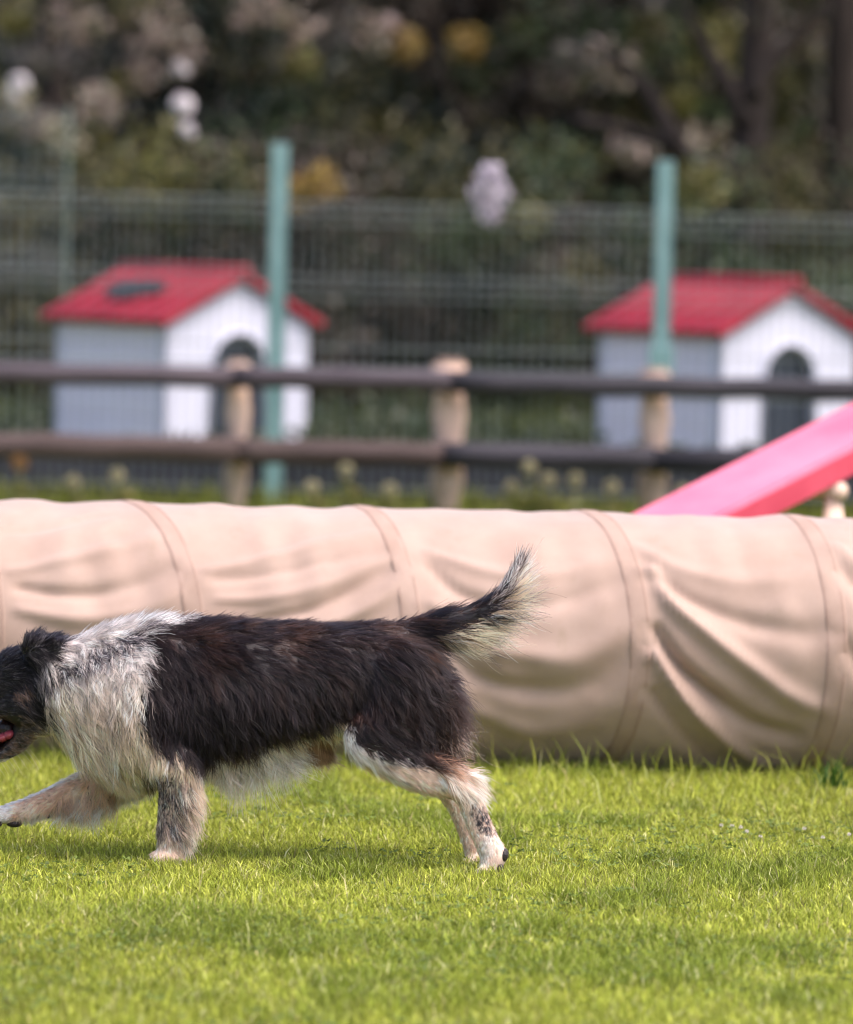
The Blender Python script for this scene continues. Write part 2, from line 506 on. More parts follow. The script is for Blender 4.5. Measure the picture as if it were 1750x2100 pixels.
def tunnel():
    root = empty('agility_tunnel', (0, YT, 0), 'long beige canvas dog agility tunnel lying across the lawn behind the dog', 'tunnel')
    NS, NA = 34, 190
    A = np.linspace(-PI, PI, NA, endpoint=False)          # 0 = towards camera, +90 deg = top
    rows = []; sfr = []; pan = []
    for i in range(len(RINGS) - 1):
        m = NS if i < len(RINGS) - 2 else NS + 1
        for k in range(m):
            s = k / NS
            x0 = RINGS[i] * (1 - s) + RINGS[i + 1] * s
            sk_ = SKEW[i] * (1 - s) + SKEW[i + 1] * s
            rows.append(x0 + sk_ * np.cos(A)); sfr.append(s); pan.append(i)
    X = np.array(rows); S = np.array(sfr)[:, None] + 0 * X; PN = np.array(pan)[:, None] + 0 * X
    AA = A[None, :] + 0 * X
    disp = np.zeros_like(X)
    hump = np.clip(1 - (2 * S - 1) ** 2, 0, 1)
    disp -= 0.006 * hump * (0.5 + 0.5 * np.sin(AA).clip(0, 1))
    # hand placed creases on the near face
    for pts, amp, wid in FOLDS:
        Q = []
        for (u, v) in pts:
            p = W(u, v, 1.93)
            zz = np.clip((p[2] - RT) / RT, -0.98, 0.98)
            al = math.asin(zz)
            p = W(u, v, YT - RT * math.cos(al))
            Q.append((p[0], RT * math.asin(np.clip((p[2] - RT) / RT, -0.98, 0.98))))
        Q = spline(Q, 26)
        m = np.cos(AA) > -0.3
        px = X[m]; py = RT * AA[m]
        d2 = np.full(px.shape, 9.0); tt = np.zeros(px.shape)
        for j in range(len(Q) - 1):
            a = Q[j]; b = Q[j + 1]; ab = b - a
            t = np.clip(((px - a[0]) * ab[0] + (py - a[1]) * ab[1]) / (ab @ ab), 0, 1)
            dd = (px - a[0] - t * ab[0]) ** 2 + (py - a[1] - t * ab[1]) ** 2
            up = dd < d2
            d2 = np.where(up, dd, d2); tt = np.where(up, (j + t) / (len(Q) - 1), tt)
        wv = wid * 0.8 * (0.55 + 0.75 * tt if True else 1)
        e = np.exp(-d2 / (2 * (wv * 0.62) ** 2)) * np.clip(1.15 - 0.55 * np.abs(2 * tt - 0.7), 0.2, 1)
        disp[m] += amp * 1.05 * e
    # small random drape everywhere
    P3 = np.stack([X.ravel() * 1.0, np.cos(AA).ravel() * RT, np.sin(AA).ravel() * RT], 1)
    drape = vnoise(P3 * [2.2, 1, 1] + np.stack([0 * X.ravel(), 0 * X.ravel(), 1.3 * X.ravel()], 1), 5, 31) - 0.5
    disp += (0.016 * drape.reshape(X.shape)) * hump ** 0.5
    disp += 0.004 * (vnoise(P3, 22, 32).reshape(X.shape) - 0.5)
    fade = np.clip(np.minimum(S, 1 - S) / 0.10, 0, 1)
    disp *= 0.25 + 0.75 * fade
    rr = RT + disp
    rr *= 1 + 0.006 * np.exp(-(np.minimum(S, 1 - S) / 0.05) ** 2)
    Yv = -rr * np.cos(AA); Zv = RT + rr * np.sin(AA)
    Zv = np.where(Zv < 0.012, 0.012 + (Zv - 0.012) * 0.1, Zv)
    V = np.stack([X.ravel(), Yv.ravel(), Zv.ravel()], 1)
    nr = X.shape[0]
    idx = np.arange(len(V)).reshape(nr, NA); nx = np.roll(idx, -1, 1)
    T = np.stack([idx[:-1], idx[1:], nx[1:], nx[:-1]], -1).reshape(-1, 4)
    mesh_np('canvas_tube', V, T, None, M['canvas'], root, smooth=True)
    # sewn hoop bands, and two stitch lines on each
    V3 = V.reshape(nr, NA, 3)
    for i in range(len(RINGS)):
        row = min(i * NS, nr - 1)
        P = V3[row]
        cen = P.mean(0)
        nrm = P - np.array([0, 0, RT]) ; nrm[:, 0] = 0
        nrm /= np.linalg.norm(nrm, axis=1)[:, None]
        def strip(hw, off, mat, nm, dx=0.0):
            r0, r1 = max(row - 3, 0), min(row + 3, nr - 1)
            cols = []
            for q in (-1, -0.93, -0.5, 0, 0.5, 0.93, 1):
                xo = dx + q * hw
                dxm = P.copy(); dxm[:, 0] += xo
                ed = -0.0009 if abs(q) == 1 else 0.0
                # follow the cloth surface beside the hoop
                tgt = r1 if xo > 0 else r0
                f = min(abs(xo) / max(abs(V3[tgt][:, 0] - P[:, 0]).mean(), 1e-6), 1)
                base = P * (1 - f) + V3[tgt] * f
                base = base.copy(); base[:, 0] = dxm[:, 0]
                cols.append(base + nrm * (off + ed))
            VV = np.stack(cols, 0); k = VV.shape[0]
            ii = np.arange(k * NA).reshape(k, NA); jn = np.roll(ii, -1, 1)
            TT = np.stack([ii[:-1], ii[1:], jn[1:], jn[:-1]], -1).reshape(-1, 4)
            return mesh_np(nm, VV.reshape(-1, 3), TT, None, mat, root if nm == 'hoop_band' else band, smooth=True)
        band = strip(0.026, 0.0012, M['canvas_band'], 'hoop_band')
        for dx in (-0.022, 0.020):
            strip(0.0010, 0.0022, M['stitch'], 'stitch_line', dx)


tunnel()

# ------------------------------------------------------------------ pink dog walk ramp
def dogwalk():
    A = Vector(W(1332, 1037, 4.7))
    ph, th = R(45), R(18)
    h = Vector((math.cos(ph), math.sin(ph), 0)); w = Vector((math.sin(ph), -math.cos(ph), 0))
    base = A - h * (A.z / math.tan(th))
    base.z = 0
    WID, THK = 0.335, 0.075
    up = A.z
    L = 3.65
    root = empty('dog_walk', base, 'pink dog walk ramp rising to the right behind the beige tunnel', 'agility ramp')
    d = h * math.cos(th) + Vector((0, 0, math.sin(th)))
    n = w.cross(d); n = n if n.z > 0 else -n
    def slab(name, o, dd, nn, L0, L1, w0, w1, t0, t1, mat, bev=0.006, par=root):
        bm = bmesh.new()
        bbox(bm, (L0, w0, t0), (L1, w1, t1), bev)
        mtx = Matrix(((dd.x, w.x, nn.x, o.x), (dd.y, w.y, nn.y, o.y), (dd.z, w.z, nn.z, o.z), (0, 0, 0, 1)))
        bm.transform(mtx)
        return from_bm(name, bm, mat, par)
    Z = Vector((0, 0, 0))
    slab('ramp_plank', Z, d, n, 0, L, 0.012, WID - 0.012, -THK + 0.01, 0.0, M['pink_paint'])
    for (a, b) in ((0.0, 0.010), (WID - 0.010, WID)):
        slab('side_board', Z, d, n, 0.002, L - 0.002, a, b, -THK, -0.004, M['red_paint'], 0.002)
    for k in range(1, 2):
        slab('foot_slat', Z, d, n, k * 0.30 + 2.9, k * 0.30 + 0.82, 0.02, WID - 0.02, 0.001, 0.006, M['pink_paint'], 0.002)
    top = d * L
    slab('bridge_plank', top, h, Vector((0, 0, 1)), 0.006, 3.6, 0.012, WID - 0.012, -THK + 0.01, 0.0, M['pink_paint'])
    # trestle under the ramp
    def trestle(s, spread):
        c = d * s + w * (WID / 2) - n * (THK + 0.03)
        for sg in (-1, 1):
            for sd in (-1, 1):
                bm = bmesh.new()
                p0 = c + w * sg * 0.13
                p1 = Vector((p0.x, p0.y, 0)) + h * sd * spread + w * sg * 0.05
                tube(bm, [p0, p0.lerp(p1, .5), p1], [0.022, 0.026, 0.028], 8)
                from_bm('trestle_leg', bm, M['pale_wood'], root, True)
        bm = bmesh.new()
        tube(bm, [c - w * 0.17, c + w * 0.17], 0.028, 8)
        from_bm('cross_bar', bm, M['pale_wood'], root, True)
    trestle(2.27, 0.11)
    trestle(L + 0.02, 0.3)


dogwalk()

# ------------------------------------------------------------------ wooden rail fence
def rail_fence():
    Y = 13.4
    root = empty('rail_fence', (0, Y, 0), 'low weathered round rail fence with peeled posts behind the tunnel', 'fence')
    px = [-3.7, -2.6, -0.875, 0.09, 1.029, 2.2, 3.1, 3.95]
    ph = [.72, .74, .735, .755, .735, .74, .73, .74]
    for i, (x, z) in enumerate(zip(px, ph)):
        bm = bmesh.new()
        r = 0.066 + 0.008 * math.sin(i * 2.1)
        if abs(x - 0.09) < .01: r = 0.08
        tube(bm, [(x, .09, -0.1), (x, .09, 0.2), (x + .004, .09, 0.5), (x, .09, z - 0.02), (x, .09, z)], [r * 1.03, r, r * 1.01, r * .99, r * .86], 16, 0.02)
        from_bm('post', bm, M['pale_wood'], root, True)
    mats = ['grey_wood', 'dark_wood', 'grey_wood', 'dark_wood']
    for row, (z, r) in enumerate(((0.655, 0.050), (0.322, 0.058))):
        segs = [(-3.9, -0.87), (-0.88, 0.10), (0.085, 1.98), (1.96, 4.1)]
        if row == 1: segs = [(-3.9, -2.6), (-2.62, -0.86), (-0.88, 0.10), (0.08, 1.03), (1.01, 4.1)]
        for j, (a, b) in enumerate(segs):
            bm = bmesh.new()
            n = 9
            pts = [(a + (b - a) * t / (n - 1), -0.04 - 0.015 * (j % 2), z + 0.003 * math.sin(3 * t + j + row) + (0.004 * (j % 2))) for t in range(n)]
            tube(bm, pts, [r * (1 + 0.03 * math.sin(1.7 * t + j)) for t in range(n)], 14, 0.05)
            m = [['grey_wood', 'grey_wood', 'dark_wood', 'dark_wood'], ['brown_wood', 'brown_wood', 'brown_wood', 'dark_wood', 'dark_wood']][row][j]
            from_bm('rail', bm, M[m], root, True)


rail_fence()

# ------------------------------------------------------------------ green welded mesh fence
def mesh_panel(name, x0, x1, z0, z1, parent, pitch=0.05, hz=None, y=0.0):
    n = int((x1 - x0) / pitch)
    Vs, Fs = [], []
    folds = [z1 - 0.06, z1 - 0.42, z1 - 0.86]
    def prof(z):
        o = 0
        for f in folds:
            o -= 0.035 * max(0, 1 - abs(z - f) / 0.05)
        return o
    def wire(pts, r):
        b = len(Vs)
        for p in pts:
            for k in range(4):
                a = PI / 4 + k * PI / 2
                q = (math.cos(a) * r, math.sin(a) * r)
                if pts[0][0] == pts[-1][0]:
                    Vs.append((p[0] + q[0], p[1] + q[1], p[2]))
                else:
                    Vs.append((p[0], p[1] + q[0], p[2] + q[1]))
        for i in range(len(pts) - 1):
            for k in range(4):
                Fs.append((b + i * 4 + k, b + i * 4 + (k + 1) % 4, b + i * 4 + 4 + (k + 1) % 4, b + i * 4 + 4 + k))
    zs = [z0]
    for f in sorted(folds):
        zs += [f - 0.05, f, f + 0.05]
    zs.append(z1)
    zs = sorted(set(min(z, z1) for z in zs))
    for i in range(n + 1):
        x = x0 + (x1 - x0) * i / n
        wire([(x, y + prof(z), z) for z in zs], 0.0026)
    hh = {round(z0 + 0.02, 3), round(z1 - 0.5 * (z1 - z0), 3)}
    for f in folds:
        hh |= {round(f - 0.05, 3), round(f, 3), round(f + 0.05, 3)}
    for z in sorted(hh):
        if z > z1: continue
        wire([(x0, y - 0.005 + prof(z), z), (x1, y - 0.005 + prof(z), z)], 0.0042)
    return mesh_np(name, np.array(Vs), np.array(Fs), None, M['wire'], parent)


def mesh_fence():
    Y = 15.2
    root = empty('mesh_fence', (0, Y, 0), 'green welded wire mesh fence with square posts in front of the dog houses', 'fence')
    xs = [-4.5, -2.63, -0.75, 1.126, 3.0, 4.88]
    tops = [1.74, 1.74, 1.735, 1.69, 1.7, 1.7]
    for i, (x, t) in enumerate(zip(xs, tops)):
        bm = bmesh.new()
        bbox(bm, (x - 0.042, -0.035, -0.1), (x + 0.042, 0.045, t), 0.006)
        p = from_bm('post', bm, M['green_paint'], root)
        bm = bmesh.new()
        bbox(bm, (x - 0.045, -0.038, t + 0.0005), (x + 0.045, 0.048, t + 0.012), 0.004)
        from_bm('post_cap', bm, M['black_plastic'] if i == 9 else M['green_paint'], p)
    bm = bmesh.new()
    bbox(bm, (1.126 - .062, -0.058, 0.66), (1.126 + .062, -0.037, 0.80), 0.006)
    from_bm('clamp_plate', bm, M['green_paint'], root)
    for i in range(len(xs) - 1):
        mesh_panel('wire_panel', xs[i] + 0.045, xs[i + 1] - 0.045, 0.05, [1.5, 1.49, 1.47, 1.45, 1.43][i], root, y=-0.04)
    for i in range(len(xs) - 1):
        bm = bmesh.new()
        bbox(bm, (xs[i] + 0.048, 0.008, -0.03), (xs[i + 1] - 0.048, 0.034, 0.235), 0.004)
        from_bm('kick_board', bm, M['kick'], root)
    # a second, taller panel standing further back at the left edge
    r2 = empty('mesh_gate', (0, 20.5, 0), 'taller pale green mesh panel standing behind the left end of the mesh fence', 'gate')
    c = W(48, 600, 20.5)
    mesh_panel('wire_panel', c[0] - 1.4, c[0] + 0.24, 0.1, 1.98, r2, 0.07)
    for x in (c[0] - 1.45, c[0] - 0.55, c[0] + 0.25):
        bm = bmesh.new()
        bbox(bm, (x - 0.007, -0.012, -0.05), (x + 0.007, 0.012, 2.0), 0.005)
        from_bm('frame_bar', bm, M['pale_green'], r2)


M['kick'] = mat_noise('dark_board', (0.012, 0.014, 0.022), (0.035, 0.036, 0.05), 5, 0.8, 0.3, 40, stretch=(0.3, 1, 1))
M['pale_green'] = mat_noise('pale_green_steel', (0.16, 0.22, 0.19), (0.24, 0.31, 0.27), 8, 0.55)
mesh_fence()


# ------------------------------------------------------------------ pale bundle at the top of the mesh fence
def leaves(P, size, col, up=0.3):
    n = len(P)
    d = RNG.normal(size=(n, 3)); d[:, 2] -= 0.2; d /= np.linalg.norm(d, axis=1)[:, None]
    q = RNG.normal(size=(n, 3)); q[:, 2] += up * 2
    s = np.cross(d, q); s /= np.linalg.norm(s, axis=1)[:, None] + 1e-9
    L = size[:, None]
    V = np.stack([P - d * L * .5, P + s * L * .28, P + d * L * .5, P - s * L * .28], 1).reshape(-1, 3)
    b = (np.arange(n) * 4)[:, None]
    T = b + np.array([[0, 1, 2, 3]])
    return V, T, np.repeat(col, 4, 0)


def bundle():
    p = W(1005, 398, 15.05)
    n = 210
    z = RNG.uniform(-1, 1, n)
    wz = np.interp(z, [-1, -0.5, -0.2, 0.05, 0.25, 0.5, 1], [0.32, 0.55, 0.75, 1.0, 0.85, 0.55, 0.28])
    a = RNG.uniform(0, 2 * PI, n); rr = np.sqrt(RNG.uniform(0, 1, n))
    V, T, C = leaves(np.stack([np.cos(a) * rr * wz * 0.115, np.sin(a) * rr * wz * 0.06, z * 0.135], 1), RNG.uniform(.05, .085, n), np.array([.62, .56, .64]) * RNG.uniform(.8, 1.15, (n, 1)))
    o = mesh_np('petal_bundle', V, T, C, M['leaf'])
    o.location = p
    tag(o, 'pale lilac bundle like a flower head at the top edge of the mesh fence', 'bundle')


bundle()

# ------------------------------------------------------------------ dog houses
def kennel(corner, rz, label, has_patch):
    """local x = along the front (width), local y = depth; origin at the near corner on the ground"""
    Wd, Dp, Hw, Hr, Z0 = 0.93, 1.06, 0.815, 1.045, 0.17
    root = empty('dog_house', (corner[0], corner[1], 0), label, 'dog house', 'white dog houses with red roofs', rz)
    # plinth of dark sleepers
    for i in range(3):
        bm = bmesh.new()
        bbox(bm, (0.02, 0.03 + i * 0.42, -0.02), (Wd - 0.02, 0.15 + i * 0.42, Z0 - 0.052), 0.008)
        from_bm('plinth_beam', bm, M['black_plastic'], root)
    bm = bmesh.new()
    bbox(bm, (-0.02, -0.02, Z0 - 0.05), (Wd + 0.02, Dp + 0.02, Z0 + 0.0), 0.01)
    from_bm('base', bm, M['black_plastic'], root)
    # gable walls, the front one with an arched doorway
    def gable(y0, y1, door, nm):
        bm = bmesh.new()
        xs = sorted(set(list(np.linspace(0, Wd, 41)) + [Wd / 2 - 0.17, Wd / 2 + 0.17]))
        dw, dh = 0.17, 0.58
        rings = []
        for x in xs:
            zt = Hw + (Hr - Hw) * (1 - abs(x - Wd / 2) / (Wd / 2)) - 0.01
            d = abs(x - Wd / 2)
            zl = Z0 + 0.002
            if door and d <= dw + 1e-6:
                zl = Z0 + dh - dw + math.sqrt(max(dw * dw - d * d, 0)) if d < dw - 1e-6 else Z0 + dh - dw
            rings.append([bm.verts.new((x, y, z)) for (y, z) in ((y0, zl), (y0, zt), (y1, zt), (y1, zl))])
            if door and abs(d - dw) < 1e-6:
                lowr = [bm.verts.new((x, y, z)) for (y, z) in ((y0, Z0 + .002), (y0, zt), (y1, zt), (y1, Z0 + .002))]
                if x < Wd / 2: rings.insert(-1, lowr); rings[-1].append('in')
                else: rings.append(lowr); rings[-2].append('in')
        for a, b in zip(rings[:-1], rings[1:]):
            ra, rb = a[:4], b[:4]
            if len(a) == 5 or len(b) == 5 or True:
                if (ra[0].co - rb[0].co).length < 1e-6: continue
            for k in range(4):
                try: bm.faces.new((ra[k], ra[(k + 1) % 4], rb[(k + 1) % 4], rb[k]))
                except ValueError: pass
        bmesh.ops.remove_doubles(bm, verts=bm.verts, dist=1e-5)
        return from_bm(nm, bm, M['white_plastic'], root)
    gable(0.0, 0.03, True, 'front_wall')
    gable(Dp - 0.03, Dp, False, 'back_wall')
    # raised surround of the doorway
    bm = bmesh.new()
    pts = [(Wd / 2 - 0.185, -0.006, Z0 + 0.01), (Wd / 2 - 0.185, -0.006, Z0 + 0.41)]
    pts += [(Wd / 2 - 0.185 * math.cos(a), -0.006, Z0 + 0.41 + 0.185 * math.sin(a)) for a in np.linspace(0.15, PI - 0.15, 14)]
    pts += [(Wd / 2 + 0.185, -0.006, Z0 + 0.41), (Wd / 2 + 0.185, -0.006, Z0 + 0.01)]
    tube(bm, pts, 0.016, 6)
    from_bm('door_surround', bm, M['white_plastic'], root, True)
    # dark sheet standing in for the shaded interior behind the doorway
    bm = bmesh.new()
    bbox(bm, (Wd / 2 - 0.22, 0.05, Z0 + 0.003), (Wd / 2 + 0.22, 0.058, Z0 + 0.64))
    from_bm('interior_shade_sheet', bm, M['interior_shade'], root)
    # side walls of horizontal boards
    nb = 5
    bh = (Hw - Z0 - 0.004) / nb
    for (xa, xb) in ((0.0, 0.028), (Wd - 0.028, Wd)):
        for i in range(nb):
            bm = bmesh.new()
            bbox(bm, (xa, 0.06, Z0 + 0.002 + i * bh), (xb, Dp - 0.06, Z0 + 0.002 + (i + 1) * bh - 0.010), 0.006)
            from_bm('siding_board', bm, M['shade_lifted_plastic'], root)
        bm = bmesh.new()
        xm = 0.012 if xa == 0 else Wd - 0.02
        bbox(bm, (xm, 0.06, Z0 + 0.002), (xm + 0.008, Dp - 0.06, Hw - 0.01))
        from_bm('wall_lining', bm, M['shade_lifted_plastic'], root)
        for yy in (0.0, Dp - 0.07):
            bm = bmesh.new()
            xo = -0.006 if xa == 0 else xa + 0.0
            bbox(bm, (xo - 0.002, yy + 0.032 if yy == 0 else yy, Z0 + 0.003), (xo + 0.036, yy + 0.075 if yy == 0 else yy + 0.038, Hw - 0.012), 0.006)
            from_bm('corner_post', bm, M['white_plastic'], root)
    # roof panels
    ov = 0.055
    sl_ = (Hr - Hw) / (Wd / 2)
    for sg in (-1, 1):
        bm = bmesh.new()
        e = Vector((Wd / 2 + sg * (Wd / 2 + ov), 0, Hw - ov * sl_ + 0.004)); r_ = Vector((Wd / 2, 0, Hr + 0.004))
        nrm = Vector((sg * sl_, 0, 1)).normalized()
        if True:
            vsb = []
            for y in (-ov, Dp + ov):
                for p, q in ((e, 0), (r_, 0), (r_, 1), (e, 1)):
                    vsb.append(bm.verts.new(Vector((p.x, y, p.z)) + nrm * (0.042 * q)))
            f = [(0, 1, 2, 3), (7, 6, 5, 4), (0, 4, 5, 1), (1, 5, 6, 2), (2, 6, 7, 3), (3, 7, 4, 0)]
            for q in f: bm.faces.new([vsb[i] for i in q])
            bmesh.ops.bevel(bm, geom=list(bm.edges), offset=0.006, segments=2, affect='EDGES', profile=.5)
        rp = from_bm('roof_panel', bm, M['red_plastic'], root)
        for k in range(6):
            bm = bmesh.new()
            y = -ov + 0.12 + k * (Dp + 2 * ov - 0.24) / 5
            a = e + nrm * 0.046; b = r_ + nrm * 0.046
            tube(bm, [Vector((a.x, y, a.z)).lerp(Vector((b.x, y, b.z)), t) for t in (0.03, .5, .96)], 0.011, 6)
            from_bm('roof_rib', bm, M['red_plastic'], rp, True)
    bm = bmesh.new()
    tube(bm, [(Wd / 2, -ov - 0.01, Hr + 0.05), (Wd / 2, Dp / 2, Hr + 0.05), (Wd / 2, Dp + ov + 0.01, Hr + 0.05)], 0.03, 10)
    from_bm('ridge_cap', bm, M['red_plastic'], root, True)
    if has_patch:
        # dark patch lying on the near roof slope
        bm = bmesh.new()
        e = Vector((-ov, 0, Hw - ov * sl_)); r_ = Vector((Wd / 2, 0, Hr)); nrm = Vector((-sl_, 0, 1)).normalized()
        ring = []
        for k in range(28):
            a = 2 * PI * k / 28
            t = 0.56 + 0.19 * math.sin(a) * (1 + 0.15 * math.sin(3 * a)); y = 0.56 + 0.25 * math.cos(a) * (1 + 0.1 * math.sin(2 * a + 1))
            p = e.lerp(r_, t); p.y = y + .05
            ring.append(bm.verts.new(p + nrm * 0.068))
        top = bm.faces.new(ring)
        ex = bmesh.ops.extrude_face_region(bm, geom=[top])
        bmesh.ops.translate(bm, verts=[v for v in ex['geom'] if isinstance(v, bmesh.types.BMVert)], vec=-nrm * 0.03)
        p = from_bm('roof_patch', bm, M['black_plastic'], root)
        p['label'] = 'dark patch on the red roof'
    return root


M['interior_shade'] = mat_noise('interior_shade_dark', (0.015, 0.02, 0.032), (0.035, 0.045, 0.065), 7, 0.5, 0.2, 40, stretch=(6, 6, 0.5))
c1 = W(340, 905, 17.6); c2 = W(1478, 925, 17.6)
kennel(c1, R(38), 'white dog house with a dark patch on its red roof, left behind the fences', True)
kennel(c2, R(37), 'white dog house with a plain red roof, above the pink ramp', False)


# ------------------------------------------------------------------ background shrubs and trees
def foliage(centers, radii, cols, nper, size, jitter=0.35):
    Ps, Ss, Cs = [], [], []
    for c, r, col, n in zip(centers, radii, cols, nper):
        q = RNG.normal(size=(n, 3)); q /= np.linalg.norm(q, axis=1)[:, None]
        q *= (RNG.uniform(0, 1, n) ** 0.45)[:, None]
        Ps.append(np.asarray(c) + q * r)
        Ss.append(RNG.uniform(0.6, 1.3, n) * size)
        k = np.asarray(col) * RNG.uniform(1 - jitter, 1 + jitter, (n, 1)) * RNG.uniform(0.9, 1.1, (n, 3))
        Cs.append(k)
    return leaves(np.concatenate(Ps), np.concatenate(Ss), np.concatenate(Cs))


PAL = {'dark': (0.010, 0.021, 0.015), 'olive': (0.098, 0.090, 0.034), 'brown': (0.070, 0.054, 0.043), 'pale': (0.40, 0.33, 0.28), 'green': (0.052, 0.078, 0.034),
       'yellow': (0.34, 0.23, 0.07), 'grey': (0.19, 0.17, 0.155), 'cream': (0.60, 0.55, 0.40), 'ygreen': (0.16, 0.15, 0.045)}  # pale and cream paint light glints into the leaf colour


def shrub(name, label, u, Y, width, height, tone, accents, n=9000, cat='shrub', size=0.085, group='shrubs behind the mesh fence'):
    c = W(u, 1000, Y); x = c[0]
    root = empty(name, (x, Y, 0), label, cat, group)
    # stems
    for k in range(5):
        bm = bmesh.new()
        a = random.uniform(0, 2 * PI); sp = random.uniform(0.2, 0.45) * width
        p = [(0.12 * math.cos(a), 0.12 * math.sin(a), -0.1)]
        for t in (0.3, 0.6, 0.9):
            p.append((sp * t * math.cos(a) + random.uniform(-.1, .1), sp * t * math.sin(a) * 0.6, height * t * random.uniform(.85, 1)))
        tube(bm, p, [0.05, 0.04, 0.028, 0.012], 7, 0.1)
        from_bm('stem', bm, M['bark'], root, True)
    nc = 34
    cs, rs, cl, npn = [], [], [], []
    for k in range(nc):
        a = random.uniform(0, 2 * PI); rr = math.sqrt(random.random())
        z = random.uniform(0.08, 1.0) * height
        wz = width * (0.55 + 0.45 * math.sin(PI * min(z / height, 1) * 0.8 + 0.3))
        cs.append((rr * wz * 0.5 * math.cos(a), rr * wz * 0.35 * math.sin(a), z))
        rs.append(np.array([0.42, 0.42, 0.34]) * random.uniform(0.6, 1.2))
        t = tone[k % len(tone)]
        cl.append(PAL[t]); npn.append(n // nc)
    V, T, C = foliage(cs, rs, cl, npn, size)
    mesh_np('foliage', V, T, C, M['leaf'], root)
    if accents:
        cs, rs, cl, npn = [], [], [], []
        for (au, av, r, t, m) in accents:
            p = W(au, av, Y - 0.9) - np.array([x, Y, 0])
            cs.append(p); rs.append(np.array([r, r * 0.6, r * 0.8])); cl.append(PAL[t]); npn.append(int(m * 1.7))
        V, T, C = foliage(cs, rs, cl, npn, size * 1.1, 0.3)
        mesh_np('sprays', V, T, C, M['leaf'], root)
    return root


shrub('leafy_shrub', 'dark shrub with leaf sprays coloured with pale pinkish glints, leftmost behind the mesh fence', 60, 28, 3.0, 3.9, ['dark', 'dark', 'grey', 'olive', 'brown'],
      [(30, 45, .16, 'ygreen', 60), (150, 50, .25, 'pale', 60), (90, 130, .2, 'grey', 60), (60, 250, .2, 'pale', 50), (200, 215, .22, 'pale', 60), (110, 265, .12, 'cream', 40), (145, 305, .13, 'cream', 60), (40, 205, .14, 'cream', 40)])
shrub('leafy_shrub', 'blackish green shrub with hanging sprays of pale painted glints and white blossoms', 400, 28.6, 3.0, 3.9, ['dark', 'dark', 'dark', 'green', 'brown'],
      [(330, 60, .28, 'pale', 80), (290, 150, .2, 'pale', 60), (380, 110, .16, 'pale', 50), (430, 320, .16, 'cream', 60), (370, 140, .1, 'pale', 30), (620, 130, .13, 'ygreen', 40), (520, 20, .2, 'pale', 60), (250, 170, .14, 'ygreen', 40)])
shrub('leafy_shrub', 'greyish green shrub with a few yellow leaf clumps behind the left green post', 720, 29.2, 2.6, 3.9, ['dark', 'green', 'brown', 'dark', 'olive', 'grey'],
      [(830, 95, .16, 'yellow', 70), (960, 88, .16, 'yellow', 80), (780, 70, .22, 'pale', 60), (600, 60, .22, 'pale', 60), (790, 260, .16, 'olive', 60), (570, 45, .16, 'cream', 30)])
shrub('leafy_shrub', 'dark brown twiggy shrub in the middle behind the pale bundle', 1010, 29.6, 2.4, 3.9, ['brown', 'brown', 'dark', 'brown', 'olive'],
      [(1080, 60, .2, 'olive', 60), (1150, 170, .22, 'pale', 50), (1130, 310, .22, 'ygreen', 70), (960, 250, .2, 'brown', 60)])
shrub('leafy_shrub', 'olive shrub with leaf clumps painted with pale glints left of the bare trunks', 1290, 29.0, 2.4, 3.9, ['olive', 'ygreen', 'green', 'brown', 'olive'],
      [(1250, 130, .26, 'pale', 70), (1180, 120, .18, 'grey', 50), (1300, 305, .22, 'pale', 60), (1430, 285, .2, 'pale', 60), (1400, 215, .16, 'ygreen', 60), (1330, 60, .2, 'olive', 60), (1450, 230, .14, 'green', 40)])
shrub('leafy_shrub', 'dark green shrub with scattered leaves painted with glints at the right edge', 1680, 30.4, 2.8, 3.9, ['green', 'ygreen', 'olive', 'brown', 'green'],
      [(1700, 60, .26, 'pale', 70), (1620, 90, .16, 'pale', 40), (1560, 200, .14, 'ygreen', 40), (1740, 130, .2, 'grey', 50), (1620, 260, .2, 'green', 60), (1580, 400, .14, 'yellow', 30), (1600, 170, .12, 'ygreen', 30)])


# lower olive shrubs directly behind the dog houses
def low_shrubs():
    defs = [(-130, 24.5, 'olive'), (260, 24.8, 'olive'), (680, 24.6, 'brown'), (950, 25.0, 'olive'), (1260, 24.6, 'green'), (1560, 24.8, 'olive'), (1900, 24.6, 'green')]
    lab = ['low olive bush at the left edge behind the mesh panel', 'low olive bush behind the patched red roof', 'low brownish bush with yellow leaves right of the left green post',
           'low olive bush below the pale bundle', 'low green bush left of the plain red roof', 'low olive bush behind the plain red roof', 'low green bush at the right edge behind the dog house']
    acc = {2: [(650, 375, .18, 'yellow', 50), (620, 400, .14, 'yellow', 30)], 5: [(1440, 385, .22, 'ygreen', 70)], 3: [(1080, 440, .16, 'ygreen', 60)], 1: [(300, 330, .4, 'ygreen', 90), (500, 360, .3, 'olive', 60)], 4: [(1200, 560, .2, 'olive', 60)]}
    for i, (u, Y, t) in enumerate(defs):
        shrub('low_bush', lab[i], u, Y, 2.0, 1.75, [t, 'dark', 'brown', t, 'green'], acc.get(i), 5200, 'bush', 0.07, 'low bushes behind the dog houses')


low_shrubs()


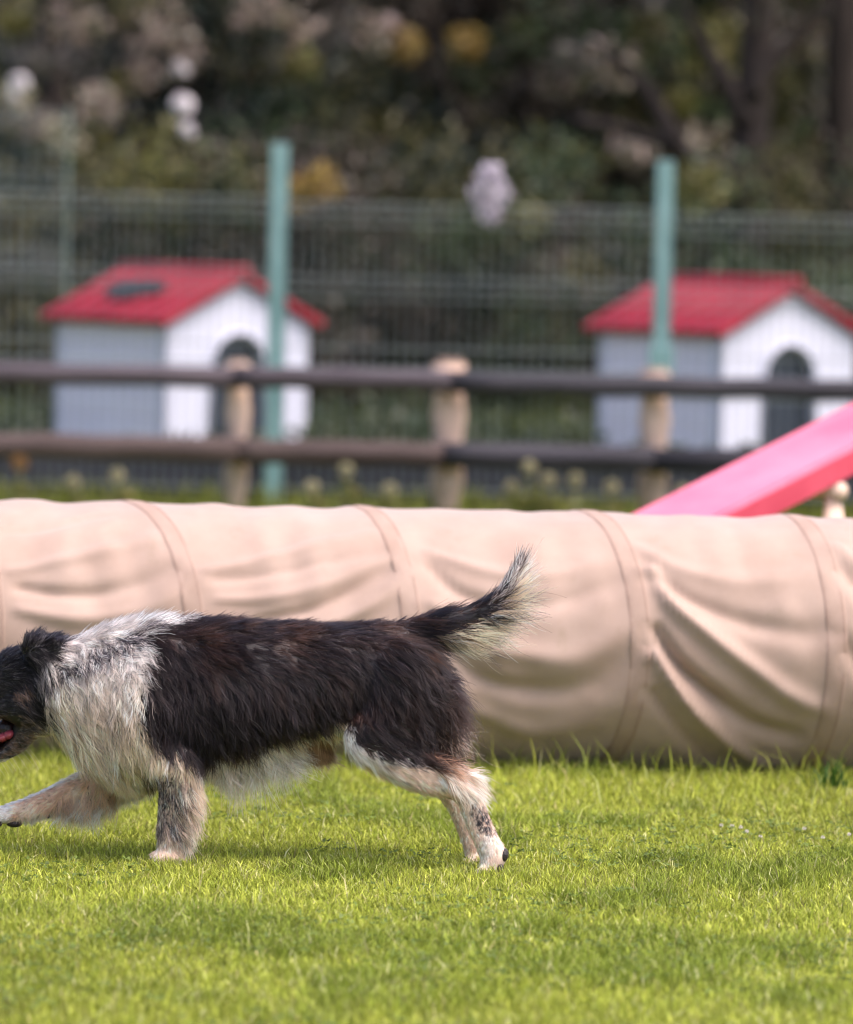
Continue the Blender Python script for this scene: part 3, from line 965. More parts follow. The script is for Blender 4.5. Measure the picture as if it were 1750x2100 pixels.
def blossoms():
    pts = [(40, 170, .075), (375, 215, .085), (372, 140, .06), (385, 268, .065), (28, 195, .05)]
    for k, (u, v, r) in enumerate(pts):
        p = W(u, v, 26.6)
        bm = bmesh.new()
        for j in range(26):
            d = Vector(RNG.normal(size=3)).normalized()
            s = d.orthogonal().normalized(); t = d.cross(s)
            c = d * r * 0.7
            vs_ = [bm.verts.new(c + (s * math.cos(a) + t * math.sin(a)) * r * 0.42 + d * r * 0.12 * (a % 2)) for a in np.linspace(0, 2 * PI, 6)[:-1]]
            bm.faces.new(vs_)
        o = from_bm('blossom', bm, M['petal'])
        o.location = p
        tag(o, ['white blossom cluster at the far left edge', 'largest white blossom cluster hanging from the dark shrub', 'faint blossom cluster just above the largest white one',
                'faint blossom cluster just below the largest white one', 'small blossom tucked under the one at the left edge'][k], 'blossom', 'white blossoms in the shrubs')


M['petal'] = mat_noise('petal', (0.80, 0.72, 0.76), (0.88, 0.82, 0.85), 20, 0.6)
blossoms()


def tree(label, u, Y, r, lean, branches, seed):
    random.seed(seed)
    c = W(u, 500, Y)
    root = empty('tree', (c[0], Y, 0), label, 'tree', 'trees behind the fences')
    PAL_T = ['green', 'olive', 'olive', 'brown']
    bm = bmesh.new()
    pts = [(lean * t * t + 0.05 * math.sin(5 * t + seed), 0, -0.1 + 7.0 * t) for t in np.linspace(0, 1, 12)]
    tube(bm, pts, [r * (1.25 - 0.9 * t) if t > 0.05 else r * 1.5 for t in np.linspace(0, 1, 12)], 12, 0.08)
    tr = from_bm('trunk', bm, M['bark'], root, True)
    ends = []
    for bp in branches:
        bm = bmesh.new()
        q = spline([W(a, b, Y - 0.1) - np.array([c[0], Y, 0]) for a, b in bp], 10)
        tube(bm, q, np.linspace(r * 0.62, r * 0.25, 10), 9, 0.08)
        from_bm('limb', bm, M['bark'], root, True)
    for k in range(7):
        bm = bmesh.new()
        t0 = random.uniform(0.45, 0.95); p0 = pts[int(t0 * 11)]
        a = random.uniform(0, 2 * PI); L = random.uniform(1.0, 2.0)
        p = [p0, (p0[0] + L * .5 * math.cos(a), L * .5 * math.sin(a), p0[2] + 0.4), (p0[0] + L * math.cos(a), L * math.sin(a), p0[2] + random.uniform(0.2, 0.9))]
        tube(bm, spline(p, 7), np.linspace(r * 0.45, 0.02, 7), 7, 0.1)
        from_bm('limb', bm, M['bark'], root, True)
        ends.append(p[-1])
    cs, rs, cl, nn = [], [], [], []
    for e in ends:
        for j in range(4):
            cs.append(np.asarray(e) + RNG.normal(size=3) * [0.5, 0.4, 0.3]); rs.append(np.array([.5, .45, .35]) * random.uniform(.6, 1.1))
            cl.append(PAL[random.choice(PAL_T)]); nn.append(60)
    for j in range(26):
        cs.append((lean + random.uniform(-1.8, 1.8), random.uniform(-1.2, 1.2), random.uniform(3.6, 7.6))); rs.append(np.array([.7, .6, .5]))
        cl.append(PAL[random.choice(['dark', 'green', 'olive'])]); nn.append(260)
    V, T, C = foliage(cs, rs, cl, nn, 0.09)
    mesh_np('crown', V, T, C, M['leaf'], root)


tree('tree with a brown trunk and a limb arching left above the right dog house', 1530, 26.0, 0.135, 0.1, [[(1512, 440), (1470, 370), (1390, 305), (1290, 268), (1170, 245)], [(1530, 250), (1490, 170), (1440, 90), (1400, 10)], [(1535, 200), (1590, 120), (1650, 60), (1700, 0)], [(1390, 300), (1340, 210), (1300, 150), (1240, 100)]], 5)
tree('tree with a dark trunk at the right edge of the view', 1722, 28.8, 0.15, 0.15, [], 8)
tree('tree with a thin dark trunk behind the left end of the mesh fence', 105, 27.4, 0.09, -0.35, [], 12)
tree('tree hidden mostly by shrubs in the middle of the wood edge', 900, 31.5, 0.14, 0.2, [], 15)


def undergrowth():
    n = 90000
    x = RNG.uniform(-14, 14, n); t = RNG.uniform(0, 1, n)
    y = 31.0 + 16 * t + RNG.uniform(-.6, .6, n)
    tt = np.clip((y - 34) / 20, 0, 1); zb = 12 * tt * tt * (3 - 2 * tt)
    z = zb + RNG.uniform(0, 1, n) ** 1.4 * (1.6 + 1.4 * vnoise(np.stack([x, y], 1), 0.5, 44)) * np.where(y < 35, 1.6, 1.0)
    k = vnoise(np.stack([x, z], 1), 0.9, 41)[:, None]; k2 = vnoise(np.stack([x, z], 1), 2.4, 42)[:, None]
    col = np.array(PAL['dark']) * (1 - k) + np.array(PAL['brown']) * k
    col = np.where(k2 > .62, np.array(PAL['olive']), col) * RNG.uniform(.6, 1.3, (n, 1))
    V, T, C = leaves(np.stack([x, y, z], 1), RNG.uniform(.10, .22, n), col)
    tag(mesh_np('undergrowth', V, T, C, M['leaf']), 'dark mass of woodland undergrowth on the added slope behind the shrubs', 'undergrowth', kind='stuff')


undergrowth()


def ground_cover():  # dark leaves added to cover the lit ground behind the mesh fence
    n = 26000
    x = RNG.uniform(-6, 7, n); y = RNG.uniform(15.6, 24, n)
    z = RNG.uniform(0, 1, n) ** 1.5 * (0.10 + 0.22 * vnoise(np.stack([x, y], 1), 1.1, 71))
    k = vnoise(np.stack([x, y], 1), 1.5, 72)[:, None]
    col = (np.array([.020, .036, .018]) * (1 - k) + np.array([.05, .062, .024]) * k) * RNG.uniform(.6, 1.3, (n, 1))
    V, T, C = leaves(np.stack([x, y, z], 1), RNG.uniform(.05, .11, n), col)
    tag(mesh_np('ground_cover', V, T, C, M['leaf']), 'dark low weeds added to cover the bright ground around the dog houses', 'ground cover', kind='stuff')


ground_cover()


# tall weeds with round seed heads beside the rail fence
def weeds():
    spots = [(710, 965, 'round seed head'), (1085, 960, ''), (1125, 985, ''), (1180, 985, ''), (1255, 1000, ''), (1050, 1000, ''), (240, 975, ''), (40, 950, 'o'), (1400, 1010, ''), (640, 1000, ''), (800, 1005, ''), (150, 990, '')]
    labs = ['lone weed with round seed head between two rail fence posts', 'tallest weed right of the thick middle fence post', 'weed just right of the tallest one beside the middle post', 'weed with pale round head midway between middle and right posts',
            'short weed left of the right fence post', 'weed touching the thick middle fence post', 'weed below the lower rail under the left dog house', 'orange flowered weed at the far left under the rails', 'weed where the pink ramp meets the right post',
            'short weed left of the lone weed', 'short weed left of the middle post', 'weed beside the orange flowered one']
    for i, (u, v, t) in enumerate(spots):
        Y = 12.9 + 0.05 * (i % 3)
        p = W(u, v, Y)
        root = empty('weed_plant', (p[0], Y, -0.012), labs[i], 'weed', 'weeds along the rail fence')
        h = p[2] + 0.012
        bm = bmesh.new()
        tube(bm, [(0, 0, 0), (0.01, 0, h * .5), (0, 0, h)], [0.008, 0.006, 0.004], 6)
        from_bm('stem', bm, M['weed'], root, True)
        n = 42
        V, T, C = foliage([(0, 0, h * .25), (0.02, 0, h * .55)], [np.array([.09, .08, h * .3]), np.array([.06, .05, h * .25])], [(0.13, 0.15, 0.04), (0.20, 0.19, 0.06)], [n, n // 2], 0.06)
        mesh_np('foliage', V, T, C, M['grass'], root)
        r = 0.030 if t != 'o' else 0.035
        n = 130
        q = RNG.normal(size=(n, 3)); q /= np.linalg.norm(q, axis=1)[:, None]
        cc = (0.42, 0.38, 0.24) if t != 'o' else (0.30, 0.16, 0.06)
        V, T, C = leaves(q * r + np.array([0, 0, h]), np.full(n, 0.022), np.tile(cc, (n, 1)))
        mesh_np('seed_head', V, T, C, M['grass'], root)


M['weed'] = mat_noise('weed_stem', (0.10, 0.13, 0.03), (0.2, 0.2, 0.07), 20, 0.7)
weeds()


M['clover_white'] = mat_noise('clover_white', (0.50, 0.46, 0.40), (0.66, 0.62, 0.56), 90, 0.8)


def clover_flowers():
    labs = ['white clover flower leftmost of the row of four right of the dog', 'white clover flower second from left in the row of four', 'white clover flower third from left in the row of four', 'white clover flower at the right end of the row of four',
            'white clover flower left of the pair near the right edge of the lawn', 'white clover flower lowest of those near the right edge', 'white clover flower at the right edge of the lawn', 'white clover flower standing alone just right of the row of four']
    for i, (u, v) in enumerate([(1480, 1693), (1502, 1694), (1520, 1697), (1532, 1706), (1650, 1700), (1688, 1718), (1742, 1712), (1560, 1716)]):
        p = W(u, v, 0); c0 = np.array([0, -CAMD, CAMH])
        p = c0 + (p - c0) * ((0.026 - CAMH) / (p[2] - CAMH))
        bm = bmesh.new()
        for j in range(60):
            d = Vector(RNG.normal(size=3)); d.normalize(); d.z = max(d.z, -.5)
            s = d.orthogonal().normalized() * 0.0013
            c = d * 0.002
            bm.faces.new([bm.verts.new(c - s), bm.verts.new(c + s), bm.verts.new(d * 0.0068 + s * .4), bm.verts.new(d * 0.0068 - s * .4)])
        o = from_bm('clover_flower', bm, M['clover_white'])
        o.location = p
        tag(o, labs[i], 'flower', 'white clover flowers in the lawn')
        o.scale = (.72,) * 3
        bm = bmesh.new()
        tube(bm, [(0, 0, -p[2]), (0.002, 0, -.002)], 0.0006, 5)
        from_bm('stem', bm, M['weed'], o)


clover_flowers()
#DOG
# ================================================================== THE DOG
_ib = bmesh.new()
bmesh.ops.create_icosphere(_ib, subdivisions=3, radius=1)
_ib.verts.ensure_lookup_table()
ICO_V = np.array([w.co[:] for w in _ib.verts]); ICO_F = np.array([[w.index for w in f.verts] for f in _ib.faces])
_ib.free()


def blob(acc, u, v, y, ru, rv, ry, rot=0.0):
    """ellipsoid: centre and radii in side-view pixels (u, v), depth in metres"""
    c = dogp(u, v, y)
    ca, sa = math.cos(rot), math.sin(rot)
    a, b = ICO_V[:, 0] * ru, -ICO_V[:, 2] * rv
    a, b = a * ca - b * sa, a * sa + b * ca
    q = np.stack([a, b], 1) @ AFF.T
    acc.append(np.stack([c.x + q[:, 0], c.y + ICO_V[:, 1] * ry, c.z + q[:, 1]], 1))


def blob_mesh(name, acc):
    n = len(ICO_V)
    V = np.concatenate(acc); T = np.concatenate([ICO_F + i * n for i in range(len(acc))])
    me = bpy.data.meshes.new(name)
    me.vertices.add(len(V)); me.vertices.foreach_set('co', V.astype(np.float32).ravel())
    me.loops.add(T.size); me.loops.foreach_set('vertex_index', T.astype(np.int32).ravel())
    me.polygons.add(len(T))
    me.polygons.foreach_set('loop_start', np.arange(0, T.size, 3, dtype=np.int32)); me.polygons.foreach_set('loop_total', np.full(len(T), 3, np.int32))
    me.polygons.foreach_set('use_smooth', np.ones(len(T), bool))
    me.update(calc_edges=True)
    return me


def chain(bm, pts, step=0.3):
    """pts: (u, v, y, r_px, ry_m)"""
    for a, b in zip(pts[:-1], pts[1:]):
        a = np.array(a, float); b = np.array(b, float)
        L = np.hypot(b[0] - a[0], b[1] - a[1])
        n = max(2, int(L / (min(a[3], b[3]) * step)))
        for k in range(n + 1):
            p = a + (b - a) * k / n
            blob(bm, p[0], p[1], p[2], p[3], p[3], p[4])


def dog_body():
    bm = []
    # trunk: (u, top, bottom, half width)
    st = [(120, 1330, 1500, .066), (160, 1305, 1552, .085), (200, 1290, 1588, .098), (250, 1276, 1612, .106), (310, 1270, 1608, .112), (380, 1269, 1588, .116),
          (460, 1273, 1566, .118), (560, 1277, 1546, .116), (640, 1279, 1528, .108), (710, 1279, 1508, .10), (770, 1278, 1486, .095), (815, 1281, 1462, .085)]
    st = np.array(st, float)
    us = np.linspace(st[0, 0], st[-1, 0], 60)
    for u in us:
        t, b, w = [np.interp(u, st[:, 0], st[:, k]) for k in (1, 2, 3)]
        blob(bm, u, (t + b) / 2, 0, 48, (b - t) / 2, w)
    # withers, croup
    blob(bm, 330, 1330, 0, 90, 62, .07)
    blob(bm, 825, 1345, 0, 50, 62, .075)
    # shoulder and upper arm, both sides
    for sg in (-1, 1):
        blob(bm, 290, 1450, sg * .072, 75, 120, .052, 0.2)
        blob(bm, 345, 1540, sg * .072, 52, 60, .045)
    # near foreleg (planted)
    chain(bm, [(365, 1560, -.080, 50, .044), (372, 1610, -.076, 43, .036), (360, 1660, -.072, 33, .028), (353, 1700, -.070, 28, .024), (353, 1735, -.070, 26, .022)])
    blob(bm, 345, 1752, -.070, 37, 18, .031)
    for k, dy in enumerate((-.024, -.009, .009, .024)):
        blob(bm, 326 + abs(dy) * 260, 1756, -.070 + dy, 13, 11, .009)
    # far foreleg (reaching forward, paw lifted)
    chain(bm, [(300, 1560, .075, 52, .042), (245, 1598, .078, 45, .036), (165, 1625, .075, 34, .028), (95, 1652, .072, 27, .023), (50, 1668, .070, 24, .021), (20, 1676, .070, 23, .022)])
    blob(bm, 0, 1680, .070, 30, 18, .027, 0.15)
    for dy in (-.024, -.009, .009, .024):
        blob(bm, -26 + abs(dy) * 200, 1684, .070 + dy, 13, 11, .009)
    # thighs
    for sg in (-1, 1):
        blob(bm, 822, 1405, sg * .062, 82, 105, .052, -0.15)
        blob(bm, 806, 1480, sg * .068, 82, 72, .045, 0.35)
        blob(bm, 872, 1430, sg * .050, 50, 88, .040, -0.35)
    blob(bm, 655, 1526, 0, 34, 20, .026, -0.2)
    # near hind leg pushing off
    chain(bm, [(768, 1508, -.078, 62, .042), (825, 1550, -.078, 50, .036), (880, 1582, -.076, 42, .031), (926, 1600, -.074, 32, .024), (950, 1610, -.072, 26, .020),
               (966, 1640, -.072, 27, .021), (985, 1690, -.072, 26, .021), (1000, 1722, -.072, 26, .023)])
    blob(bm, 962, 1586, -.073, 15, 13, .012, 0.6)
    chain(bm, [(1000, 1722, -.072, 26, .023), (1014, 1748, -.072, 27, .028), (1006, 1770, -.072, 23, .029)])
    for dy in (-.023, -.008, .008, .023):
        blob(bm, 990 - abs(dy) * 150, 1781, -.072 + dy * 1.1, 14, 13, .0095)
    # far hind leg
    chain(bm, [(780, 1510, .075, 54, .038), (830, 1550, .075, 44, .032), (884, 1592, .072, 35, .028), (914, 1615, .070, 29, .022), (942, 1655, .068, 26, .021),
               (965, 1712, .066, 24, .020), (974, 1745, .066, 23, .021)])
    blob(bm, 981, 1770, .066, 27, 17, .028)
    for dy in (-.023, -.008, .008, .023):
        blob(bm, 958 + abs(dy) * 150, 1777, .066 + dy, 12, 11, .009)
    # tail
    chain(bm, [(830, 1308, 0, 36, .036), (885, 1290, 0, 31, .028), (945, 1274, 0, 25, .021), (1000, 1250, 0, 19, .016), (1042, 1212, 0, 14, .012), (1064, 1165, 0, 9, .009)])
    # neck to skull, skull, cheeks, muzzle
    chain(bm, [(150, 1400, 0, 92, .080), (100, 1395, 0, 78, .070), (60, 1392, 0, 66, .062)])
    blob(bm, 45, 1388, 0, 66, 58, .062, 0.3)
    blob(bm, 0, 1402, 0, 54, 48, .055, 0.3)
    for sg in (-1, 1):
        blob(bm, 45, 1440, sg * .032, 46, 46, .034)
        blob(bm, 10, 1448, sg * .030, 34, 26, .028, 0.3)
        blob(bm, -40, 1388, sg * .036, 20, 14, .018, 0.3)
    chain(bm, [(-20, 1420, 0, 46, .044), (-70, 1442, 0, 34, .032), (-120, 1463, 0, 27, .025), (-150, 1474, 0, 22, .021)], 0.2)
    # lower jaw, dropped open
    chain(bm, [(66, 1472, 0, 34, .044), (52, 1498, 0, 26, .036), (36, 1524, 0, 19, .029), (4, 1549, 0, 14, .025), (-40, 1560, 0, 12, .021), (-90, 1566, 0, 10, .016)], 0.2)
    # ears, folded back
    for sg in (-1, 1):
        blob(bm, 78, 1335, sg * .058, 27, 36, .018, -0.5)
        blob(bm, 104, 1328, sg * .062, 30, 24, .010, -0.35)
        blob(bm, 104, 1362, sg * .068, 15, 34, .009, -0.25)
    me = blob_mesh('raw_body', bm)
    tmp = bpy.data.objects.new('raw_body', me); COL.objects.link(tmp)
    md = tmp.modifiers.new('r', 'REMESH'); md.mode = 'VOXEL'; md.voxel_size = 0.0052
    ms = tmp.modifiers.new('s', 'SMOOTH'); ms.factor = 0.5; ms.iterations = 7
    dg = bpy.context.evaluated_depsgraph_get()
    res = bpy.data.meshes.new_from_object(tmp.evaluated_get(dg))
    bpy.data.objects.remove(tmp); bpy.data.meshes.remove(me)
    n = len(res.vertices)
    co = np.zeros(n * 3); res.vertices.foreach_get('co', co); co = co.reshape(-1, 3)
    co[:, 2] = np.maximum(co[:, 2], -0.008)
    res.vertices.foreach_set('co', co.ravel())
    res.polygons.foreach_set('use_smooth', np.ones(len(res.polygons), bool))
    res.update()
    return res


SADDLE = [(415, 1225), (385, 1262), (335, 1280), (300, 1300), (318, 1325), (298, 1370), (286, 1430), (298, 1470), (312, 1500), (335, 1530), (365, 1548), (425, 1562), (470, 1555), (530, 1543), (600, 1526), (650, 1502), (684, 1474), (712, 1468),
          (735, 1508), (765, 1538), (835, 1560), (880, 1566), (912, 1550), (940, 1510), (960, 1500), (1000, 1500), (1000, 1380), (900, 1330), (870, 1230)]
HEADB = [(-250, 1250), (150, 1270), (140, 1300), (112, 1355), (104, 1410), (88, 1420), (108, 1478), (64, 1484), (82, 1524), (30, 1600), (-250, 1650)]
BLK = np.array([0.0125, 0.0100, 0.0130]); BRN = np.array([0.050, 0.023, 0.016]); WHT = np.array([0.94, 0.83, 0.80]); CRM = np.array([0.92, 0.71, 0.53]); GRY = np.array([0.26, 0.23, 0.225])
TAN = np.array([0.66, 0.38, 0.25]); PNK = np.array([0.95, 0.70, 0.58])


def coat(P, N, seed=0):
    """fur colour at surface points"""
    n = len(P)
    rg = np.random.default_rng(100 + seed)
    u, v = dog_uv(P)
    y = P[:, 1]
    j1 = (vnoise(P, 55, 51) - .5) * 26; j2 = (vnoise(P, 55, 52) - .5) * 26
    uu, vv = u + j1 + rg.normal(0, 5, n), v + j2 + rg.normal(0, 5, n)
    mot = vnoise(P, 28, 53); mot2 = vnoise(P, 75, 54); r = rg.uniform(0, 1, n)
    # base: off white ruff, warmer below
    k = np.clip((v - 1350) / 120, 0, 1)[:, None]
    col = WHT * (1 - k) + CRM * k
    gm = np.clip((mot * .6 + mot2 * .4 - .44) * 4, 0, 1) * 0.55
    gm = np.where((v < 1560) & (u < 330), gm * np.clip((1500 - v) / 120 + .25, .25, 1), gm * 0.2)
    col = col * (1 - gm[:, None]) + GRY * gm[:, None]
    # dark broken crease running from the ear to the withers
    cl = 1385 - (u - 110) * 0.46
    w = np.exp(-((v - cl) / 22) ** 2) * ((u > 95) & (u < 320))
    dk = (r < w * 0.75) & (mot2 > .35)
    col = np.where(dk[:, None], BLK * 3, col)
    spk = (r < 0.10) & (u < 340) & (v < 1560)
    col = np.where(spk[:, None], GRY * 0.5, col)
    bl = (u > 400) & (u < 710) & (v > 1520)
    col = np.where(bl[:, None], WHT * .7 + CRM * .3, col)  # belly fringe whitened to paint in light bounced from the grass
    # forelegs
    nf = (v > 1575) & (u > 290) & (u < 460) & (y < 0.0)
    front = np.clip((392 - u + (v - 1650) * -0.12) / 40, 0, 1) * np.clip((1728 - v) / 30, 0, 1)
    lc = np.where((r < front * (0.34 + 0.75 * (mot2 - .22)))[:, None], BLK * 2.2, np.where((r > 0.35)[:, None], PNK * .95, CRM))
    col = np.where(nf[:, None], lc, col)
    ff = (v > 1560) & (u < 330) & (y > 0.02) & (v > 1640 - (u + 0) * 0.25)
    lc = np.where((mot > .36)[:, None], np.array([.80, .52, .40]), PNK)
    lc = np.where((N[:, 2] > 0.75)[:, None] | (N[:, 2] < -0.7)[:, None] | (u < 20)[:, None], WHT, lc)  # upward side whitened to paint top light; underside and paw white too
    col = np.where(ff[:, None], lc, col)
    # hind legs
    hl = ((v > 1560) & (u > 700))
    lc = np.where((mot > .30)[:, None], PNK, np.array([.95, .80, .72]))
    lc = np.where(((mot > .58) & (v > 1640))[:, None], np.array([.80, .55, .43]), lc)
    col = np.where(hl[:, None], lc, col)
    front_th = (u > 680) & (v > 1480) & ~hl
    col = np.where(front_th[:, None], WHT, col)
    near = y < 0
    for (su, sv, ra, rb, an) in ((955, 1612, 16, 9, .7), (972, 1632, 10, 7, .5), (946, 1626, 9, 7, 0), (978, 1650, 12, 6, 1.1), (990, 1676, 26, 7, 1.15), (1000, 1700, 16, 9, 1.1), (968, 1655, 7, 6, 0)):
        du, dv = uu - su, vv - sv
        a = du * math.cos(an) + dv * math.sin(an); b = -du * math.sin(an) + dv * math.cos(an)
        e = ((a / ra) ** 2 + (b / rb) ** 2 < 1) & near & (r < .9)
        col = np.where(e[:, None], BLK * 2.5, col)
    bt = (((uu - 918) / 34) ** 2 + ((vv - 1545) / 26) ** 2 < 1) & (r < .75)
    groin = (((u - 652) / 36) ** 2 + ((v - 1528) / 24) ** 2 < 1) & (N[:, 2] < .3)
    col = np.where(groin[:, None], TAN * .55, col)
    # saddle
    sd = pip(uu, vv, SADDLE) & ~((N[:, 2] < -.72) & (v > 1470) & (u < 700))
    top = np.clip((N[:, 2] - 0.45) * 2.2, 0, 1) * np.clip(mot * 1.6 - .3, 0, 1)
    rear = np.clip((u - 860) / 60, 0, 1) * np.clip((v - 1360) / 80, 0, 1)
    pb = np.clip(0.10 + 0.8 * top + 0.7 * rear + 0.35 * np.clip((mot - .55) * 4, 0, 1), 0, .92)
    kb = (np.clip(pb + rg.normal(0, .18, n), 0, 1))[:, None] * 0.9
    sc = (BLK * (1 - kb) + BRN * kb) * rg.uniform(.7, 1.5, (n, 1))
    grz = (rg.uniform(0, 1, n) < 0.035)
    sc = np.where(grz[:, None], np.array([.09, .075, .08]), sc)
    fe = (u > 893) & (v > 1470) & (rg.uniform(0, 1, n) < np.clip((u - 880) / 70, 0, .55))
    sc = np.where(fe[:, None], PNK * .75, sc)
    sd &= ~((v > 1560) & (u < 460) & (u > 395) & (r < .5))
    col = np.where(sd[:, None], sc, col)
    col = np.where(bt[:, None], TAN * .8, col)
    # tail
    ta = np.array([[835, 1305], [890, 1293], [950, 1278], [1005, 1250], [1045, 1212], [1064, 1170]], float)
    tl = (u > 862) & (v < 1345)
    below = v - np.interp(u, ta[:, 0], ta[:, 1])
    pale = (below > 4 + 8 * mot) & (u > 885)
    along = np.clip((u - 1000) / 60, 0, 1)
    tcol = np.where((r < .25 + .6 * along * mot2)[:, None] & (along > .05)[:, None], GRY * 1.6, np.where((mot2 > .55)[:, None], BRN * .9, BLK * 1.3))
    tcol = np.where(pale[:, None], CRM * .95, tcol)
    tcol = np.where(((v < 1225) & (u > 1000) & (r < .62))[:, None], WHT * .85, tcol)
    col = np.where(tl[:, None], tcol, col)
    # head
    hd = pip(uu, vv, HEADB)
    hc = np.where((r < .10)[:, None], GRY * .6, BLK * 1.05)
    tanp = (((uu - 46) / 13) ** 2 + ((vv - 1418) / 14) ** 2 < 1) | ((v > 1462) & (u < 75))
    hc = np.where((tanp & (mot2 + r * .6 > .62))[:, None], TAN * .25, hc)
    hc = np.where(((v > 1462) & (u < 75) & (r > .86))[:, None], GRY * 1.0, hc)
    tuft = (((uu - 98) / 17) ** 2 + ((vv - 1385) / 40) ** 2 < 1) & (np.abs(y) > .05) & (r < .62)
    hc = np.where(tuft[:, None], GRY * 1.35, hc)
    chin = (v > 1556) & (u < 60) & (N[:, 2] < -.3)
    hc = np.where(chin[:, None], WHT * .8, hc)
    col = np.where(hd[:, None], hc, col)
    return np.clip(col * rg.uniform(.86, 1.12, (n, 1)), 0, .95)


# (u, v, flow_u, flow_v, length cm, lift, wave)
ANCH = np.array([
    # back line
    (180, 1285, 1, -.05, 3.6, .50, .10), (260, 1272, 1, -.10, 3.8, .50, .12), (350, 1268, 1, -.05, 3.4, .38, .12), (450, 1272, 1, .05, 3.2, .30, .08), (560, 1276, 1, .05, 3.0, .32, .06), (680, 1278, 1, .08, 2.8, .28, .05), (780, 1278, 1, .05, 3.0, .28, .06),
    # upper flank
    (180, 1340, .55, .85, 4.0, .35, .35), (250, 1340, .6, .8, 4.0, .38, .45), (340, 1340, .55, .85, 4.2, .28, .18), (450, 1340, .8, .6, 4.0, .25, .15), (560, 1340, .9, .5, 3.6, .22, .12), (680, 1340, .9, .5, 3.4, .22, .12), (780, 1340, .85, .6, 3.4, .22, .12), (850, 1340, .7, .8, 4.0, .25, .15),
    # mid flank
    (130, 1430, .55, .9, 5.0, .30, .25), (200, 1430, .55, .9, 4.8, .30, .30), (270, 1430, .35, 1, 4.6, .28, .30), (350, 1430, .25, 1, 5.0, .25, .20), (450, 1430, .5, .9, 5.0, .28, .25), (560, 1430, .6, .9, 4.8, .25, .22), (680, 1430, .5, .95, 4.6, .24, .22), (770, 1430, .35, 1, 4.2, .22, .18), (860, 1420, .6, .9, 5.0, .28, .2),
    # lower flank and belly
    (110, 1500, .85, .55, 4.5, .25, .2), (170, 1540, .75, .75, 5.5, .22, .25), (240, 1560, .6, .9, 5.5, .2, .25), (300, 1520, .35, 1, 4.6, .22, .2), (380, 1530, .15, 1, 4.5, .22, .15), (460, 1530, .25, 1, 5.0, .22, .2), (560, 1510, .35, 1, 4.6, .22, .2), (650, 1490, .35, 1, 4.2, .22, .2),
    (420, 1590, .15, 1, 3.6, .18, .2), (450, 1585, .25, 1, 7, .15, .4), (500, 1570, .3, 1, 10.0, .15, .5), (570, 1555, .35, 1, 9.5, .15, .5), (640, 1545, .5, .9, 4.5, .15, .25), (700, 1510, .6, .8, 2.2, .2, .1), (230, 1600, .4, 1, 3.6, .2, .25), (290, 1600, .2, 1, 3.2, .2, .2),
    # thigh
    (800, 1480, .7, .75, 3.4, .22, .15), (760, 1530, .85, .55, 2.2, .25, .1), (830, 1540, .9, .45, 2.6, .22, .1), (880, 1480, .6, .9, 6.5, .30, .4), (910, 1530, .8, .7, 9.5, .34, .35), (890, 1390, .75, .75, 6.0, .42, .45), (905, 1430, .7, .85, 7.5, .42, .5),
    # lower hind legs
    (880, 1590, .9, .45, 1.6, .2, .05), (925, 1568, .75, .8, 8.0, .32, .25), (955, 1582, .6, 1, 5.5, .32, .2), (962, 1630, .35, 1, .9, .2, .02), (985, 1690, .35, 1, .8, .2, .02), (1005, 1740, .2, 1, .9, .22, .02), (995, 1780, -.3, 1, .8, .25, .02), (935, 1660, .4, 1, .8, .2, .02), (960, 1740, .1, 1, .9, .2, .02), (900, 1620, .7, .8, .9, .2, .02),
    # near foreleg
    (345, 1590, .1, 1, 1.4, .18, .04), (340, 1650, .08, 1, 1.0, .18, .02), (400, 1600, .5, 1, 4.5, .25, .2), (390, 1650, .6, 1, 5.5, .28, .25), (375, 1690, .6, 1, 4.8, .28, .25), (345, 1720, .1, 1, 1.4, .22, .03), (340, 1755, -.2, 1, 1.0, .25, .02), (370, 1740, .4, 1, 2.0, .25, .05),
    # far foreleg
    (230, 1600, -.6, .8, 2.2, .2, .1), (200, 1635, 0, 1, 6.5, .2, .35), (150, 1610, -.9, .35, 1.3, .2, .04), (150, 1652, .1, 1, 5.5, .2, .35), (90, 1645, -.9, .3, 1.0, .2, .02), (95, 1675, -.3, .9, 2.0, .2, .1), (30, 1670, -1, .2, .9, .2, .02), (0, 1690, -.8, .5, .9, .2, .02), (45, 1690, .2, 1, 1.6, .25, .05),
    # head
    (-140, 1460, 1, -.25, .4, .15, .01), (-80, 1435, 1, -.3, .6, .15, .01), (-20, 1395, 1, -.3, 1.2, .22, .03), (0, 1430, 1, .1, 1.2, .2, .04), (40, 1360, 1, -.35, 1.8, .3, .08), (55, 1420, .7, .7, 2.2, .25, .15), (80, 1460, .7, .75, 3.2, .25, .15), (20, 1465, 1, .2, .9, .2, .03), (40, 1520, .8, .3, .9, .2, .03), (-20, 1560, 1, .1, .6, .2, .02),
    (65, 1310, .35, -.9, 2.0, .3, .1), (110, 1312, .75, -.6, 2.4, .32, .15), (85, 1345, .6, .7, 2.6, .3, .2), (105, 1370, .25, 1, 3.6, .22, .15), (125, 1345, .8, .4, 2.6, .3, .15),
    # tail
    (860, 1280, 1, -.1, 5.0, .20, .12), (910, 1272, 1, -.25, 5.5, .14, .12), (960, 1255, 1, -.45, 5.5, .12, .12), (1005, 1230, .8, -.7, 5.5, .10, .1), (1042, 1195, .35, -1, 5.0, .10, .08), (1062, 1160, .1, -1, 4.0, .15, .05),
    (880, 1312, 1, .22, 7.5, .22, .2), (930, 1298, 1, .20, 10.5, .25, .3), (980, 1276, 1, .12, 11.5, .26, .3), (1018, 1252, 1, -.05, 10.0, .28, .3), (1052, 1212, .75, -.55, 7.0, .28, .2), (1072, 1172, .35, -.95, 5.0, .2, .1),
], float)
